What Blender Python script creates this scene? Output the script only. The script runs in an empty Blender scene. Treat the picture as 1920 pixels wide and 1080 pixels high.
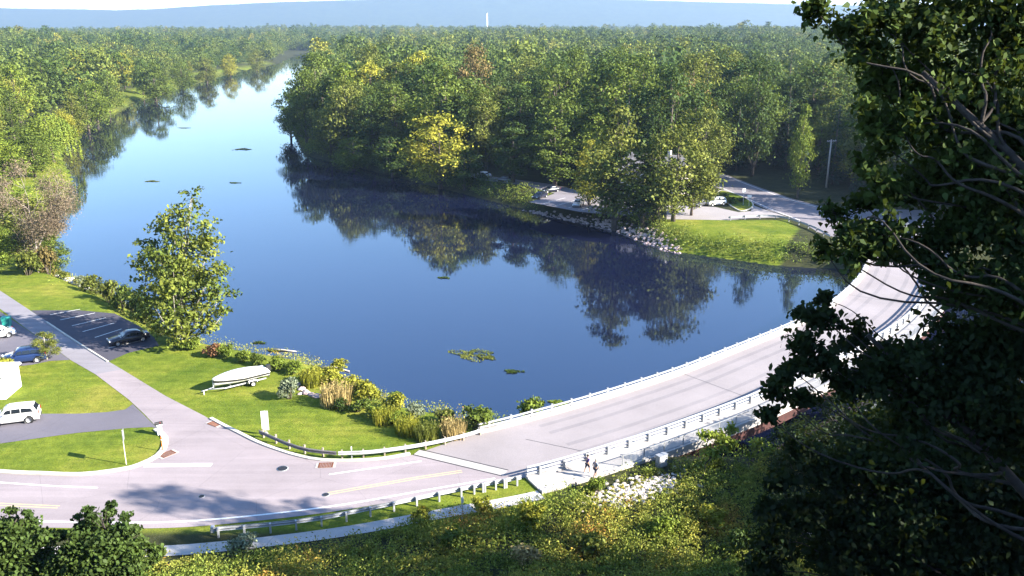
import bpy, math, random
import numpy as np
from mathutils import Vector, Matrix
from mathutils.geometry import tessellate_polygon
R = math.radians
scn = bpy.context.scene
COL = scn.collection

# ------------------------------------------------------------------ camera, sky, sun, exposure
F_PX, CAM_H = 1663.0, 37.0
PITCH = math.atan(492 / F_PX)
SUN_ELEV, SUN_DIR = R(27), Vector((0.95, -0.31, 0)).normalized()     # horizontal direction towards the sun
cam_data = bpy.data.cameras.new("camera")
cam_data.sensor_width = 36; cam_data.lens = F_PX / 1920 * 36
cam_data.clip_start = 0.1; cam_data.clip_end = 30000
cam = bpy.data.objects.new("camera", cam_data); COL.objects.link(cam)
cam.location = (0, 0, CAM_H); cam.rotation_euler = (math.pi / 2 - PITCH, 0, 0)
scn.camera = cam
world = bpy.data.worlds.new("World"); scn.world = world; world.use_nodes = True
wn = world.node_tree
sky = wn.nodes.new("ShaderNodeTexSky"); sky.sky_type = 'NISHITA'; sky.sun_disc = False
sky.sun_elevation = SUN_ELEV; sky.sun_rotation = math.atan2(SUN_DIR.x, SUN_DIR.y)
sky.air_density = 1.0; sky.dust_density = 0.05; sky.ozone_density = 4.0
wn.nodes["Background"].inputs[1].default_value = 0.095
wn.links.new(sky.outputs[0], wn.nodes["Background"].inputs[0])
sun_data = bpy.data.lights.new("sun", 'SUN'); sun_data.energy = 5.0; sun_data.angle = R(0.5); sun_data.color = (1, 0.93, 0.80)
sun = bpy.data.objects.new("sun", sun_data); COL.objects.link(sun)
sv = Vector((SUN_DIR.x * math.cos(SUN_ELEV), SUN_DIR.y * math.cos(SUN_ELEV), math.sin(SUN_ELEV)))
sun.rotation_euler = sv.to_track_quat('Z', 'Y').to_euler(); sun.location = (60, -30, 90)
scn.view_settings.view_transform = 'Standard'; scn.view_settings.look = 'None'
scn.view_settings.exposure = 2.1; scn.view_settings.gamma = 1.0
scn.render.engine = 'CYCLES'
cy = scn.cycles
cy.use_denoising = True; cy.max_bounces = 5; cy.diffuse_bounces = 1; cy.glossy_bounces = 3
cy.transmission_bounces = 3; cy.transparent_max_bounces = 4; cy.volume_bounces = 0
cy.caustics_reflective = False; cy.caustics_refractive = False

# ------------------------------------------------------------------ helpers
cT, sT = math.cos(PITCH), math.sin(PITCH)
def P(px, py, z=0.0):
    """point of the plane at height z that the photograph shows at pixel px, py"""
    u = (px - 960) / F_PX; v = (540 - py) / F_PX
    t = (z - CAM_H) / (-sT + v * cT)
    return Vector((t * u, t * (cT + v * sT), z))
def P2(px, py, z=0.0): p = P(px, py, z); return (p.x, p.y)
def ray_at(px, py, depth):
    u = (px - 960) / F_PX; v = (540 - py) / F_PX
    return Vector((depth * u, depth * (cT + v * sT), CAM_H + depth * (-sT + v * cT)))
def project(p):
    Z = p[2] - CAM_H; d = p[1] * cT - Z * sT; up = p[1] * sT + Z * cT
    return 960 + F_PX * p[0] / d, 540 - F_PX * up / d, d

def tag(o, label=None, cat=None, group=None, kind=None):
    if label: o["label"] = label
    if cat: o["category"] = cat
    if group: o["group"] = group
    if kind: o["kind"] = kind
    return o
def obj(name, me, mat=None, parent=None, loc=None, rz=None):
    o = bpy.data.objects.new(name, me); COL.objects.link(o)
    if mat is not None and me is not None and not me.materials: me.materials.append(mat)
    if parent is not None: o.parent = parent
    if loc is not None: o.location = loc
    if rz is not None: o.rotation_euler = (0, 0, rz)
    return o
def thing(name, label, cat, loc=(0, 0, 0), rz=0.0, group=None):
    o = bpy.data.objects.new(name, None); COL.objects.link(o)
    o.empty_display_size = 0.3; o.location = loc; o.rotation_euler = (0, 0, rz)
    return tag(o, label, cat, group)
def setmat(o, mat):
    o.material_slots[0].link = 'OBJECT'; o.material_slots[0].material = mat

class MB:
    """collects boxes, tubes, sweeps; build() links them as one mesh object"""
    def __init__(s): s.v = []; s.f = []; s.sm = []
    def add(s, vs, fs, smooth=False):
        b = len(s.v); s.v += [tuple(v) for v in vs]
        for f in fs: s.f.append([i + b for i in f]); s.sm.append(smooth)
        return s
    def box(s, c, d, rz=0.0, taper=1.0):
        x, y, z = d[0] / 2, d[1] / 2, d[2] / 2; ca, sa = math.cos(rz), math.sin(rz); vs = []
        for k, t in ((-1, 1.0), (1, taper)):
            for a, b in ((-1, -1), (1, -1), (1, 1), (-1, 1)):
                X, Y = a * x * t, b * y * t
                vs.append((c[0] + X * ca - Y * sa, c[1] + X * sa + Y * ca, c[2] + k * z))
        return s.add(vs, [(3, 2, 1, 0), (4, 5, 6, 7), (0, 1, 5, 4), (1, 2, 6, 5), (2, 3, 7, 6), (3, 0, 4, 7)])
    def tube(s, pts, rad, n=7, smooth=True, cap=True):
        pts = [Vector(p) for p in pts]
        if not isinstance(rad, (list, tuple)): rad = [rad] * len(pts)
        vs, fs = [], []; u = None
        for i, p in enumerate(pts):
            t = (pts[min(i + 1, len(pts) - 1)] - pts[max(i - 1, 0)])
            t = t.normalized() if t.length > 1e-9 else Vector((0, 0, 1))
            if u is None: u = t.orthogonal().normalized()
            else:
                u = u - t * u.dot(t); u = u.normalized() if u.length > 1e-6 else t.orthogonal().normalized()
            w = t.cross(u)
            for k in range(n):
                a = 2 * math.pi * k / n
                vs.append(p + (u * math.cos(a) + w * math.sin(a)) * rad[i])
        for i in range(len(pts) - 1):
            for k in range(n):
                fs.append((i * n + k, i * n + (k + 1) % n, (i + 1) * n + (k + 1) % n, (i + 1) * n + k))
        if cap: fs.append(tuple(range(n))[::-1]); fs.append(tuple(range((len(pts) - 1) * n, len(pts) * n)))
        return s.add(vs, fs, smooth)
    def lathe(s, c, prof, n=16, axis='z', smooth=True):
        vs, fs = [], []
        for r, h in prof:
            for k in range(n):
                a = 2 * math.pi * k / n; x, y = r * math.cos(a), r * math.sin(a)
                vs.append((c[0] + x, c[1] + y, c[2] + h) if axis == 'z' else (c[0] + x, c[1] + h, c[2] + y))
        m = len(prof)
        for i in range(m - 1):
            for k in range(n):
                q = (i * n + k, i * n + (k + 1) % n, (i + 1) * n + (k + 1) % n, (i + 1) * n + k)
                fs.append(q if axis == 'z' else q[::-1])
        fs.append(tuple(range(n))[::-1]); fs.append(tuple(range((m - 1) * n, m * n)))
        return s.add(vs, fs, smooth)
    def sweep(s, path, prof, z=None, closed=True, smooth=False):
        """profile of (offset to the left of the path, height) drawn along a 2D path"""
        n = len(prof); vs, fs = [], []
        for i, p in enumerate(path):
            nl = normal_at(path, i); zz = p[2] if len(p) > 2 else 0.0
            for o, h in prof: vs.append((p[0] + nl[0] * o, p[1] + nl[1] * o, h + zz))
        for i in range(len(path) - 1):
            for k in range(n if closed else n - 1):
                fs.append((i * n + k, i * n + (k + 1) % n, (i + 1) * n + (k + 1) % n, (i + 1) * n + k))
        if closed: fs.append(tuple(range(n))); fs.append(tuple(range((len(path) - 1) * n, len(path) * n))[::-1])
        return s.add(vs, fs, smooth)
    def loft(s, rings, smooth=True, cap=True):
        n = len(rings[0]); vs = [v for r in rings for v in r]; fs = []
        for i in range(len(rings) - 1):
            for k in range(n):
                fs.append((i * n + k, i * n + (k + 1) % n, (i + 1) * n + (k + 1) % n, (i + 1) * n + k))
        if cap: fs.append(tuple(range(n))[::-1]); fs.append(tuple(range((len(rings) - 1) * n, len(rings) * n)))
        return s.add(vs, fs, smooth)
    def mesh(s, name="mesh"):
        me = bpy.data.meshes.new(name); me.from_pydata(s.v, [], s.f)
        me.polygons.foreach_set("use_smooth", s.sm); me.update(); return me
    def build(s, name, mat, parent=None, loc=None, rz=None):
        return obj(name, s.mesh(name), mat, parent, loc, rz)

def normal_at(path, i):
    a = path[max(i - 1, 0)]; b = path[min(i + 1, len(path) - 1)]
    dx, dy = b[0] - a[0], b[1] - a[1]; l = math.hypot(dx, dy) or 1
    return (-dy / l, dx / l)
def spline(pts, step=1.5):
    pts = [Vector((p[0], p[1])) for p in pts]; q = [pts[0] * 2 - pts[1]] + pts + [pts[-1] * 2 - pts[-2]]; out = []
    for i in range(1, len(q) - 2):
        a, b, c, d = q[i - 1:i + 3]; n = max(1, int((c - b).length / step))
        for k in range(n):
            t = k / n
            out.append(0.5 * (2 * b + (c - a) * t + (2 * a - 5 * b + 4 * c - d) * t * t + (3 * b - a - 3 * c + d) * t ** 3))
    out.append(pts[-1]); return [(p.x, p.y) for p in out]
def offset(path, o): return [(p[0] + normal_at(path, i)[0] * o, p[1] + normal_at(path, i)[1] * o) for i, p in enumerate(path)]
def along(path, step, start=0.0):
    """points with heading every step metres along a path"""
    out = []; d = start; acc = 0
    for a, b in zip(path[:-1], path[1:]):
        l = math.hypot(b[0] - a[0], b[1] - a[1])
        while d <= acc + l and l > 0:
            t = (d - acc) / l; out.append((a[0] + (b[0] - a[0]) * t, a[1] + (b[1] - a[1]) * t, math.atan2(b[1] - a[1], b[0] - a[0]))); d += step
        acc += l
    return out
def sheet(name, poly, z, mat, parent=None, kind="structure"):
    tris = tessellate_polygon([[Vector((p[0], p[1], 0)) for p in poly]])
    me = bpy.data.meshes.new(name); vs = [(p[0], p[1], z) for p in poly]; fs = []
    for t in tris:
        a, b, c = (vs[i] for i in t)
        fs.append(t if (b[0] - a[0]) * (c[1] - a[1]) - (b[1] - a[1]) * (c[0] - a[0]) > 0 else t[::-1])
    me.from_pydata(vs, [], fs); me.update()
    o = obj(name, me, mat, parent)
    if parent is None and kind: o["kind"] = kind
    return o
def band(name, path, o0, o1, z, mat, parent=None):
    m = MB(); m.sweep(path, [(o1, z), (o0, z)], closed=False)
    m.f = [f[::-1] for f in m.f]
    return m.build(name, mat, parent)
def quads_mesh(name, V, mat=None, nv=4, smooth=False, attr=None):
    """fast mesh of separate polygons with nv corners each; V is (n*nv, 3)"""
    V = np.asarray(V, dtype=np.float32); n = len(V) // nv
    me = bpy.data.meshes.new(name); me.vertices.add(len(V)); me.vertices.foreach_set("co", V.ravel())
    me.loops.add(len(V)); me.loops.foreach_set("vertex_index", np.arange(len(V), dtype=np.int32))
    me.polygons.add(n); me.polygons.foreach_set("loop_start", np.arange(0, len(V), nv, dtype=np.int32))
    me.polygons.foreach_set("loop_total", np.full(n, nv, dtype=np.int32))
    if attr is not None:
        a = me.attributes.new("tint", 'FLOAT', 'FACE'); a.data.foreach_set("value", np.asarray(attr, dtype=np.float32))
    me.update(calc_edges=True)
    if mat: me.materials.append(mat)
    return me

# ------------------------------------------------------------------ materials
class NT:
    def __init__(s, name):
        s.m = bpy.data.materials.new(name); s.m.use_nodes = True; s.t = s.m.node_tree; s.t.nodes.clear()
        s.out = s.t.nodes.new("ShaderNodeOutputMaterial")
    def n(s, kind, **kw):
        nd = s.t.nodes.new("ShaderNode" + kind)
        for k, v in kw.items():
            if k.startswith("_"): setattr(nd, k[1:], v)
            else: s.set(nd, k, v)
        return nd
    def set(s, nd, key, v):
        i = nd.inputs[int(key[1:])] if key[0] == 'i' and key[1:].isdigit() else nd.inputs[key.replace("__", " ")]
        if hasattr(v, "is_output") or isinstance(v, bpy.types.NodeSocket): s.t.links.new(v, i)
        else: i.default_value = v
    def ramp(s, fac, stops):
        r = s.t.nodes.new("ShaderNodeValToRGB"); e = r.color_ramp.elements
        while len(e) < len(stops): e.new(0.5)
        for k, (p, c) in enumerate(stops): e[k].position = p; e[k].color = (*c, 1) if len(c) == 3 else c
        s.t.links.new(fac, r.inputs[0]); return r.outputs[0]
    def mix(s, f, a, b, mode='MIX'):
        m = s.t.nodes.new("ShaderNodeMix"); m.data_type = 'RGBA'; m.blend_type = mode
        for i, v in ((0, f), (6, a), (7, b)):
            if isinstance(v, bpy.types.NodeSocket): s.t.links.new(v, m.inputs[i])
            else: m.inputs[i].default_value = (*v, 1) if isinstance(v, tuple) and len(v) == 3 else v
        return m.outputs[2]
    def noise(s, scale, co=None, detail=4, rough=0.6):
        nd = s.n("TexNoise", Scale=scale, Detail=detail, Roughness=rough)
        if co is not None: s.t.links.new(co, nd.inputs["Vector"])
        return nd.outputs[0]
    def bump(s, h, strength, dist):
        return s.n("Bump", Height=h, Strength=strength, Distance=dist).outputs[0]
    def surf(s, sock): s.t.links.new(sock, s.out.inputs[0]); return s.m
def mat(name, c, rough=0.6, metal=0.0, var=0.12, scale=3.0, bump=0.0, spec=0.4, coat=0.0):
    t = NT(name); co = t.n("TexCoord").outputs["Object"]
    nz = t.noise(scale, co, 5)
    dk = tuple(x * (1 - var) for x in c); lt = tuple(min(1, x * (1 + var)) for x in c)
    col = t.ramp(nz, [(0.3, dk), (0.7, lt)])
    p = t.n("BsdfPrincipled", Roughness=rough, Metallic=metal); t.set(p, "Base__Color", col)
    p.inputs["Specular IOR Level"].default_value = spec; p.inputs["Coat Weight"].default_value = coat
    if bump: t.set(p, "Normal", t.bump(t.noise(scale * 6, co, 4), bump, 0.02))
    return t.surf(p.outputs[0])
def foliage(name, dark, light, trans=0.20, rnd='obj', stops=None, boost=1.6):
    """leaf faces: every leaf its own shade, clumps drift between two greens"""
    up = lambda c: tuple(x * boost for x in c)
    dark = up(dark) if dark else None; light = up(light); stops = [(p, up(c)) for p, c in stops] if stops else None
    t = NT(name); g = t.n("NewGeometry"); co = t.n("TexCoord").outputs["Object"]
    if stops:
        src = t.n("ObjectInfo").outputs["Random"] if rnd == 'obj' else t.n("Attribute", _attribute_name="tint").outputs["Fac"]
        if rnd == 'obj':      # neighbouring trees lean to the same tone
            patch = t.noise(0.009, t.n("ObjectInfo").outputs["Location"], 2)
            src = t.n("Math", _operation='ADD', i0=t.n("Math", _operation='MULTIPLY', i0=src, i1=0.7).outputs[0], i1=t.n("MapRange", From__Min=0.38, From__Max=0.62, To__Min=-0.1, To__Max=0.45, Value=patch).outputs[0]).outputs[0]
        base = t.ramp(src, stops)
        c = t.mix(t.noise(0.25, co, 2), base, t.mix(0.5, base, light), 'MIX')
    else:
        c = t.ramp(t.noise(0.22, co, 3), [(0.35, dark), (0.68, light)])
    isl = t.n("MapRange", To__Min=0.55, To__Max=1.4, Value=g.outputs["Random Per Island"]).outputs[0]
    c = t.mix(1.0, c, t.n("CombineColor", Red=isl, Green=isl, Blue=isl).outputs[0], 'MULTIPLY')
    d = t.n("BsdfDiffuse", Color=c); tr = t.n("BsdfTranslucent", Color=t.mix(0.35, c, (0.20, 0.24, 0.02)))
    gl = t.n("BsdfGlossy", Roughness=0.6); gl.inputs["Color"].default_value = (0.8, 0.85, 0.75, 1)
    m1 = t.n("MixShader", i0=trans, i1=d.outputs[0], i2=tr.outputs[0])
    m2 = t.n("MixShader", i0=0.012, i1=m1.outputs[0], i2=gl.outputs[0])
    return t.surf(m2.outputs[0])
LEAF = {
    'dark': foliage("leaves_dark_green", (0.020, 0.036, 0.009), (0.052, 0.078, 0.015)),
    'mid': foliage("leaves_near_lit", (0.018, 0.034, 0.008), (0.048, 0.072, 0.014), boost=1.15),  # lit copy of the near leaves: light put into a paler green
    'near': foliage("leaves_near_shaded", (0.010, 0.022, 0.007), (0.026, 0.048, 0.011), boost=0.72),  # green darkened to stand in for deep shade on the near trees
    'green': foliage("leaves_green", (0.036, 0.055, 0.010), (0.094, 0.120, 0.018)),
    'olive': foliage("leaves_olive", (0.052, 0.066, 0.012), (0.125, 0.130, 0.024)),
    'bright': foliage("leaves_bright_green", (0.072, 0.105, 0.013), (0.150, 0.180, 0.024), boost=1.4),
    'yellow': foliage("leaves_yellowing", (0.120, 0.130, 0.014), (0.240, 0.215, 0.028)),
    'rust': foliage("leaves_turning_brown", (0.075, 0.060, 0.020), (0.150, 0.105, 0.040)),
    'blue': foliage("needles_blue_green", (0.014, 0.030, 0.018), (0.034, 0.062, 0.030)),
    'tan': foliage("dry_grass_blades", (0.200, 0.150, 0.060), (0.360, 0.270, 0.120)),
    'grey': foliage("leaves_grey_green", (0.090, 0.110, 0.070), (0.170, 0.190, 0.120)),
    'red': foliage("leaves_reddish", (0.120, 0.055, 0.030), (0.210, 0.110, 0.050)),
}
LEAF_MIX = foliage("leaves_of_the_far_wood", None, (0.05, 0.085, 0.016), stops=[
    (0.0, (0.020, 0.038, 0.010)), (0.35, (0.044, 0.064, 0.012)), (0.65, (0.080, 0.098, 0.018)), (0.86, (0.105, 0.118, 0.022)), (1.0, (0.18, 0.160, 0.026))])
LEAF_WEED = foliage("leaves_of_weeds", None, (0.13, 0.15, 0.03), rnd='attr', trans=0.3, boost=1.85, stops=[
    (0.0, (0.050, 0.085, 0.014)), (0.40, (0.105, 0.125, 0.020)), (0.65, (0.165, 0.160, 0.030)), (0.82, (0.210, 0.185, 0.030)), (0.93, (0.27, 0.16, 0.03)), (1.0, (0.26, 0.11, 0.03))])
BARK = mat("bark_grey_brown", (0.12, 0.095, 0.075), 0.9, var=0.4, scale=4, bump=0.6)
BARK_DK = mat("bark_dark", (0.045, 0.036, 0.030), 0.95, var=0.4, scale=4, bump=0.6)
BARK_PALE = mat("bark_pale_bleached", (0.50, 0.44, 0.38), 0.85, var=0.25, scale=5, bump=0.4)
STEEL = mat("galvanised_steel", (0.43, 0.44, 0.46), 0.55, 0.15, var=0.12, scale=6)
STEEL_DULL = mat("dull_grey_steel", (0.30, 0.31, 0.33), 0.55, 0.3, var=0.15, scale=6)
RUST = mat("rusty_cast_iron", (0.16, 0.055, 0.025), 0.85, 0.1, var=0.35, scale=9, bump=0.4)
GIRDER = mat("dark_red_brown_steel", (0.055, 0.020, 0.018), 0.8, 0.1, var=0.3, scale=2)
WOODPOST = mat("weathered_timber", (0.30, 0.25, 0.20), 0.9, var=0.25, scale=7, bump=0.4)
CONC = mat("pale_concrete", (0.36, 0.335, 0.32), 0.85, var=0.12, scale=1.2, bump=0.25)
KERB = mat("kerb_concrete", (0.52, 0.49, 0.43), 0.85, var=0.15, scale=2.0, bump=0.25)
PAINT_W = mat("white_road_paint", (0.80, 0.79, 0.77), 0.7, var=0.10, scale=5)
PAINT_Y = mat("yellow_road_paint", (0.50, 0.40, 0.22), 0.7, var=0.18, scale=5)
WHITE = mat("white_paint", (0.80, 0.80, 0.79), 0.55, var=0.06, scale=2)
BLACK = mat("black_rubber", (0.015, 0.015, 0.016), 0.8, var=0.2, scale=9)
DARKPL = mat("black_plastic", (0.02, 0.02, 0.022), 0.5, var=0.2, scale=6)
ORANGE = mat("orange_plastic", (0.75, 0.16, 0.02), 0.5, var=0.1, scale=4)
TEAL = mat("teal_plastic", (0.03, 0.30, 0.25), 0.5, var=0.12, scale=4)
GLASS = mat("tinted_glass", (0.012, 0.016, 0.022), 0.06, 0.0, var=0.1, scale=2, spec=0.8)
ROCK = mat("pale_river_rock", (0.48, 0.43, 0.39), 0.9, var=0.3, scale=3, bump=0.7)
ROOF = mat("grey_shingle_roof", (0.22, 0.20, 0.20), 0.9, var=0.25, scale=8, bump=0.4)
ROOF_W = mat("pale_metal_roof", (0.72, 0.70, 0.70), 0.5, var=0.08, scale=2)
PLASTER = mat("cream_render", (0.70, 0.62, 0.56), 0.85, var=0.08, scale=2, bump=0.15)
REDL = mat("red_lamp_plastic", (0.35, 0.01, 0.01), 0.25, var=0.1)
CLEARL = mat("clear_lamp_plastic", (0.75, 0.77, 0.8), 0.12, var=0.05)
SKIN = mat("skin", (0.45, 0.27, 0.19), 0.6, var=0.08)

def asphalt(name, c, patch=0.15, streak=None, cracks=0.6):
    t = NT(name); co = t.n("TexCoord").outputs["Object"]
    a = t.noise(0.12, co, 5, 0.65); b = t.noise(14.0, co, 3)
    lo = tuple(x * (1 - patch) for x in c); hi = tuple(x * (1 + patch) for x in c)
    col = t.ramp(a, [(0.30, lo), (0.55, c), (0.75, hi)])
    col = t.mix(0.5, col, t.ramp(b, [(0.3, (0.78, 0.78, 0.78)), (0.7, (1.15, 1.15, 1.15))]), 'MULTIPLY')
    if streak is not None:     # tyre-worn lanes that run along the carriageway
        mp = t.n("Mapping", Vector=co); mp.inputs["Rotation"].default_value = (0, 0, streak); mp.inputs["Scale"].default_value = (0.05, 0.9, 1)
        col = t.mix(0.55, col, t.ramp(t.noise(1.0, mp.outputs[0], 4), [(0.35, (0.82, 0.81, 0.83)), (0.65, (1.12, 1.11, 1.12))]), 'MULTIPLY')
    vo = t.n("TexVoronoi", _feature='DISTANCE_TO_EDGE', Scale=0.13)
    wob = t.n("VectorMath", i0=co, i1=t.n("TexNoise", Scale=0.7, Detail=5.0).outputs["Color"]); t.t.links.new(wob.outputs[0], vo.inputs["Vector"])
    crack = t.ramp(vo.outputs["Distance"], [(0.0, (0.55, 0.55, 0.56)), (0.0035, (1, 1, 1))])
    col = t.mix(cracks, col, crack, 'MULTIPLY')
    p = t.n("BsdfPrincipled", Roughness=0.85); t.set(p, "Base__Color", col); p.inputs["Specular IOR Level"].default_value = 0.25
    t.set(p, "Normal", t.bump(b, 0.3, 0.01)); return t.surf(p.outputs[0])
ROAD_M = asphalt("worn_pinkish_asphalt", (0.285, 0.245, 0.255), 0.14, R(8))
SIDE_M = asphalt("grey_asphalt", (0.235, 0.220, 0.240), 0.12, R(-40))
DRIVE_M = asphalt("dark_grey_asphalt", (0.135, 0.125, 0.150), 0.15)
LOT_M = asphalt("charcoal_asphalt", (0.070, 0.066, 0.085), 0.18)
FARROAD_M = asphalt("far_asphalt", (0.215, 0.195, 0.215), 0.12)
DECK_M = asphalt("pale_concrete_deck", (0.275, 0.245, 0.252), 0.14, None, 0.0)
PATH_M = asphalt("bleached_concrete_path", (0.45, 0.42, 0.40), 0.15)

def ground_material():
    t = NT("ground_cover"); co = t.n("TexCoord").outputs["Object"]
    lawn = t.ramp(t.noise(0.10, co, 6, 0.7), [(0.30, (0.070, 0.115, 0.014)), (0.5, (0.140, 0.175, 0.022)), (0.68, (0.235, 0.225, 0.044))])
    mp = t.n("Mapping", Vector=co); mp.inputs["Rotation"].default_value = (0, 0, R(38)); mp.inputs["Scale"].default_value = (0.06, 1.1, 1)
    stripe = t.ramp(t.noise(1.0, mp.outputs[0], 3), [(0.38, (0.74, 0.78, 0.7)), (0.62, (1.18, 1.15, 1.1))])
    lawn = t.mix(0.55, lawn, stripe, 'MULTIPLY')
    fine = t.noise(5.5, co, 6, 0.75)
    mid = t.noise(0.9, co, 5, 0.7)
    lawn = t.mix(0.8, lawn, t.ramp(mid, [(0.35, (0.70, 0.74, 0.66)), (0.65, (1.22, 1.2, 1.2))]), 'MULTIPLY')
    lawn = t.mix(0.9, lawn, t.ramp(fine, [(0.3, (0.5, 0.52, 0.42)), (0.7, (1.4, 1.38, 1.3))]), 'MULTIPLY')
    floor = t.ramp(t.noise(0.5, co, 6, 0.7), [(0.3, (0.020, 0.026, 0.010)), (0.7, (0.060, 0.062, 0.026))])
    msk = t.n("Attribute", _attribute_name="lawn").outputs["Fac"]
    col = t.mix(msk, floor, lawn)
    p = t.n("BsdfPrincipled", Roughness=0.95); t.set(p, "Base__Color", col); p.inputs["Specular IOR Level"].default_value = 0.1
    t.set(p, "Normal", t.bump(fine, 0.7, 0.12)); return t.surf(p.outputs[0])
def water_material():
    t = NT("river_water"); co = t.n("TexCoord").outputs["Object"]
    mp = t.n("Mapping", Vector=co); mp.inputs["Rotation"].default_value = (0, 0, R(25)); mp.inputs["Scale"].default_value = (0.22, 0.7, 1)
    rip = t.noise(1.6, mp.outputs[0], 4, 0.55)
    calm = t.ramp(t.noise(0.035, co, 3), [(0.42, (0.25, 0.25, 0.25)), (0.62, (1, 1, 1))])
    h = t.n("Math", _operation='MULTIPLY', i0=rip, i1=calm).outputs[0]
    silt = t.ramp(t.noise(0.03, mp.outputs[0], 4), [(0.35, (0.003, 0.006, 0.022)), (0.7, (0.008, 0.010, 0.030))])
    p = t.n("BsdfPrincipled", Roughness=0.03, IOR=2.35); t.set(p, "Base__Color", silt)
    p.inputs["Specular IOR Level"].default_value = 0.5; p.inputs["Specular Tint"].default_value = (0.66, 0.82, 1.0, 1)
    t.set(p, "Normal", t.bump(h, 0.15, 0.05)); return t.surf(p.outputs[0])

# ------------------------------------------------------------------ river outline and terrain
WZ = -3.0
near_bank = [(-330, 1400), (-258, 992), (-248, 774), (-208, 497), (-174, 360), (-147, 287), (-118, 235), (-101, 193), (-88, 165), (-79, 148), (-74, 141),
             (-53, 121.6), (-44.4, 110.4), (-32.2, 104.5), (-23.4, 100.8), (-11.6, 88.4), (-1.7, 84), (6, 80), (14, 77), (24, 77), (40, 78), (60, 76), (100, 62), (160, 40), (300, 10)]
far_bank = [(320, 90), (160, 118), (110, 132), (80, 142), (62, 146), (49.8, 148.2), (44.8, 150), (29.7, 159.6), (20.7, 177.5), (4.8, 196.6), (-7.8, 212.8), (-22.5, 231.7), (-39.9, 254.1),
            (-67, 287.1), (-84, 346.3), (-99, 400), (-127, 536), (-170, 774), (-200, 992), (-240, 1400)]
RIVER = np.array(near_bank + far_bank, dtype=float)
def river_sd(X, Y):
    """distance to the waterline, positive on land"""
    A = RIVER; B = np.roll(RIVER, -1, 0); d2 = np.full(X.shape, 1e12); ins = np.zeros(X.shape, bool)
    for (ax, ay), (bx, by) in zip(A, B):
        ex, ey = bx - ax, by - ay
        t = np.clip(((X - ax) * ex + (Y - ay) * ey) / (ex * ex + ey * ey), 0, 1)
        d2 = np.minimum(d2, (X - ax - t * ex) ** 2 + (Y - ay - t * ey) ** 2)
        if ay != by:
            c = (ay > Y) != (by > Y); ins ^= c & (X < ex * (Y - ay) / ey + ax)
    return np.sqrt(d2) * np.where(ins, -1, 1)
def in_poly(X, Y, poly):
    ins = np.zeros(np.shape(X), bool); n = len(poly)
    for i in range(n):
        (ax, ay), (bx, by) = poly[i][:2], poly[(i + 1) % n][:2]
        if ay != by: ins ^= ((ay > Y) != (by > Y)) & (X < (bx - ax) * (Y - ay) / (by - ay) + ax)
    return ins
def sstep(x): x = np.clip(x, 0, 1); return x * x * (3 - 2 * x)
HILL_Y, HILL_Z = [-400, -60, -8, 4, 16, 34, 46, 52, 56], [60, 52, 37, 33.5, 22.5, 10, 3.2, 0.8, 0]
def ground_z(X, Y):
    X = np.asarray(X, float); Y = np.asarray(Y, float); d = river_sd(X, Y)
    z = np.where(d < 0, WZ - 2.2 * sstep(-d / 9), WZ + (-WZ) * sstep((d + 0.5) / 6.5) ** 0.85)
    hill = np.interp(Y + 0.35 * np.maximum(0, X - 10), HILL_Y, HILL_Z)
    roll = 5 * (1 + np.sin(X / 310 + 1.3 * np.sin(Y / 420)) * np.cos(Y / 260 + X / 700)) + 3 * (1 + np.sin(X / 95 + Y / 130))
    return z + hill * sstep(d / 8) + roll * sstep((Y - 500) / 700) * sstep((d - 40) / 160) * sstep((6500 - Y) / 1500)
def gz(x, y): return float(ground_z(np.array([x]), np.array([y]))[0])

ROADR = spline([(-120, 68), (-80, 63.5), (-60, 61.6), (-39.5, 60.3), (-29, 60.0), (-23, 60.5), (-14.4, 62.4), (-7, 65.0), (1.1, 68.0), (8, 72.0), (14.6, 76.4), (24, 83.4), (31.5, 90), (41.6, 99.2), (50, 108.3), (58, 119.5), (64.5, 131), (69.5, 143), (73, 155), (75, 168)], 1.2)
iB = min(range(len(ROADR)), key=lambda i: abs(ROADR[i][0] - 0.9) + abs(ROADR[i][1] - 67.9))      # where the bridge begins
BR = ROADR[iB:]
far_lawn = [P2(*p) for p in ((1240, 412), (1300, 411), (1390, 412), (1470, 412), (1500, 428), (1445, 490), (1270, 468), (1235, 440))]
M_GROUND = ground_material()
def axis(lo, fine0, fine1, hi, step, grow):
    a = list(np.arange(fine0, fine1 + 1e-6, step)); s = step; x = fine1
    while x < hi: s *= grow; x += s; a.append(x)
    s = step; x = fine0
    while x > lo: s *= grow; x -= s; a.insert(0, x)
    return np.array(a)
gx = axis(-9000, -90, 85, 9000, 1.0, 1.09); gy = axis(-500, 44, 200, 10300, 1.0, 1.06)
GX, GY = np.meshgrid(gx, gy); GZ = ground_z(GX, GY)
SD = river_sd(GX, GY)
lawn = ((GX < 4) & (GY > 59) & (GY < 190) & (SD > 2.0) & (GX < 2 + (GY - 60) * 0.4)).astype(float)
lawn = np.maximum(lawn, in_poly(GX, GY, far_lawn))
leftbank = (GX < -60) & (GY > 190) & (GY < 1000) & (SD < 14) & (np.interp(GY, [p[1] for p in near_bank[:11]][::-1], [p[0] for p in near_bank[:11]][::-1]) + 3 > GX)
lawn = np.maximum(lawn, leftbank * 1.0)
nx, ny = len(gx), len(gy)
me = bpy.data.meshes.new("ground")
V = np.stack([GX, GY, GZ], -1).reshape(-1, 3).astype(np.float32)
idx = np.arange(nx * ny).reshape(ny, nx); Fq = np.stack([idx[:-1, :-1], idx[:-1, 1:], idx[1:, 1:], idx[1:, :-1]], -1).reshape(-1, 4)
me.vertices.add(len(V)); me.vertices.foreach_set("co", V.ravel())
me.loops.add(Fq.size); me.loops.foreach_set("vertex_index", Fq.ravel().astype(np.int32))
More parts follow.
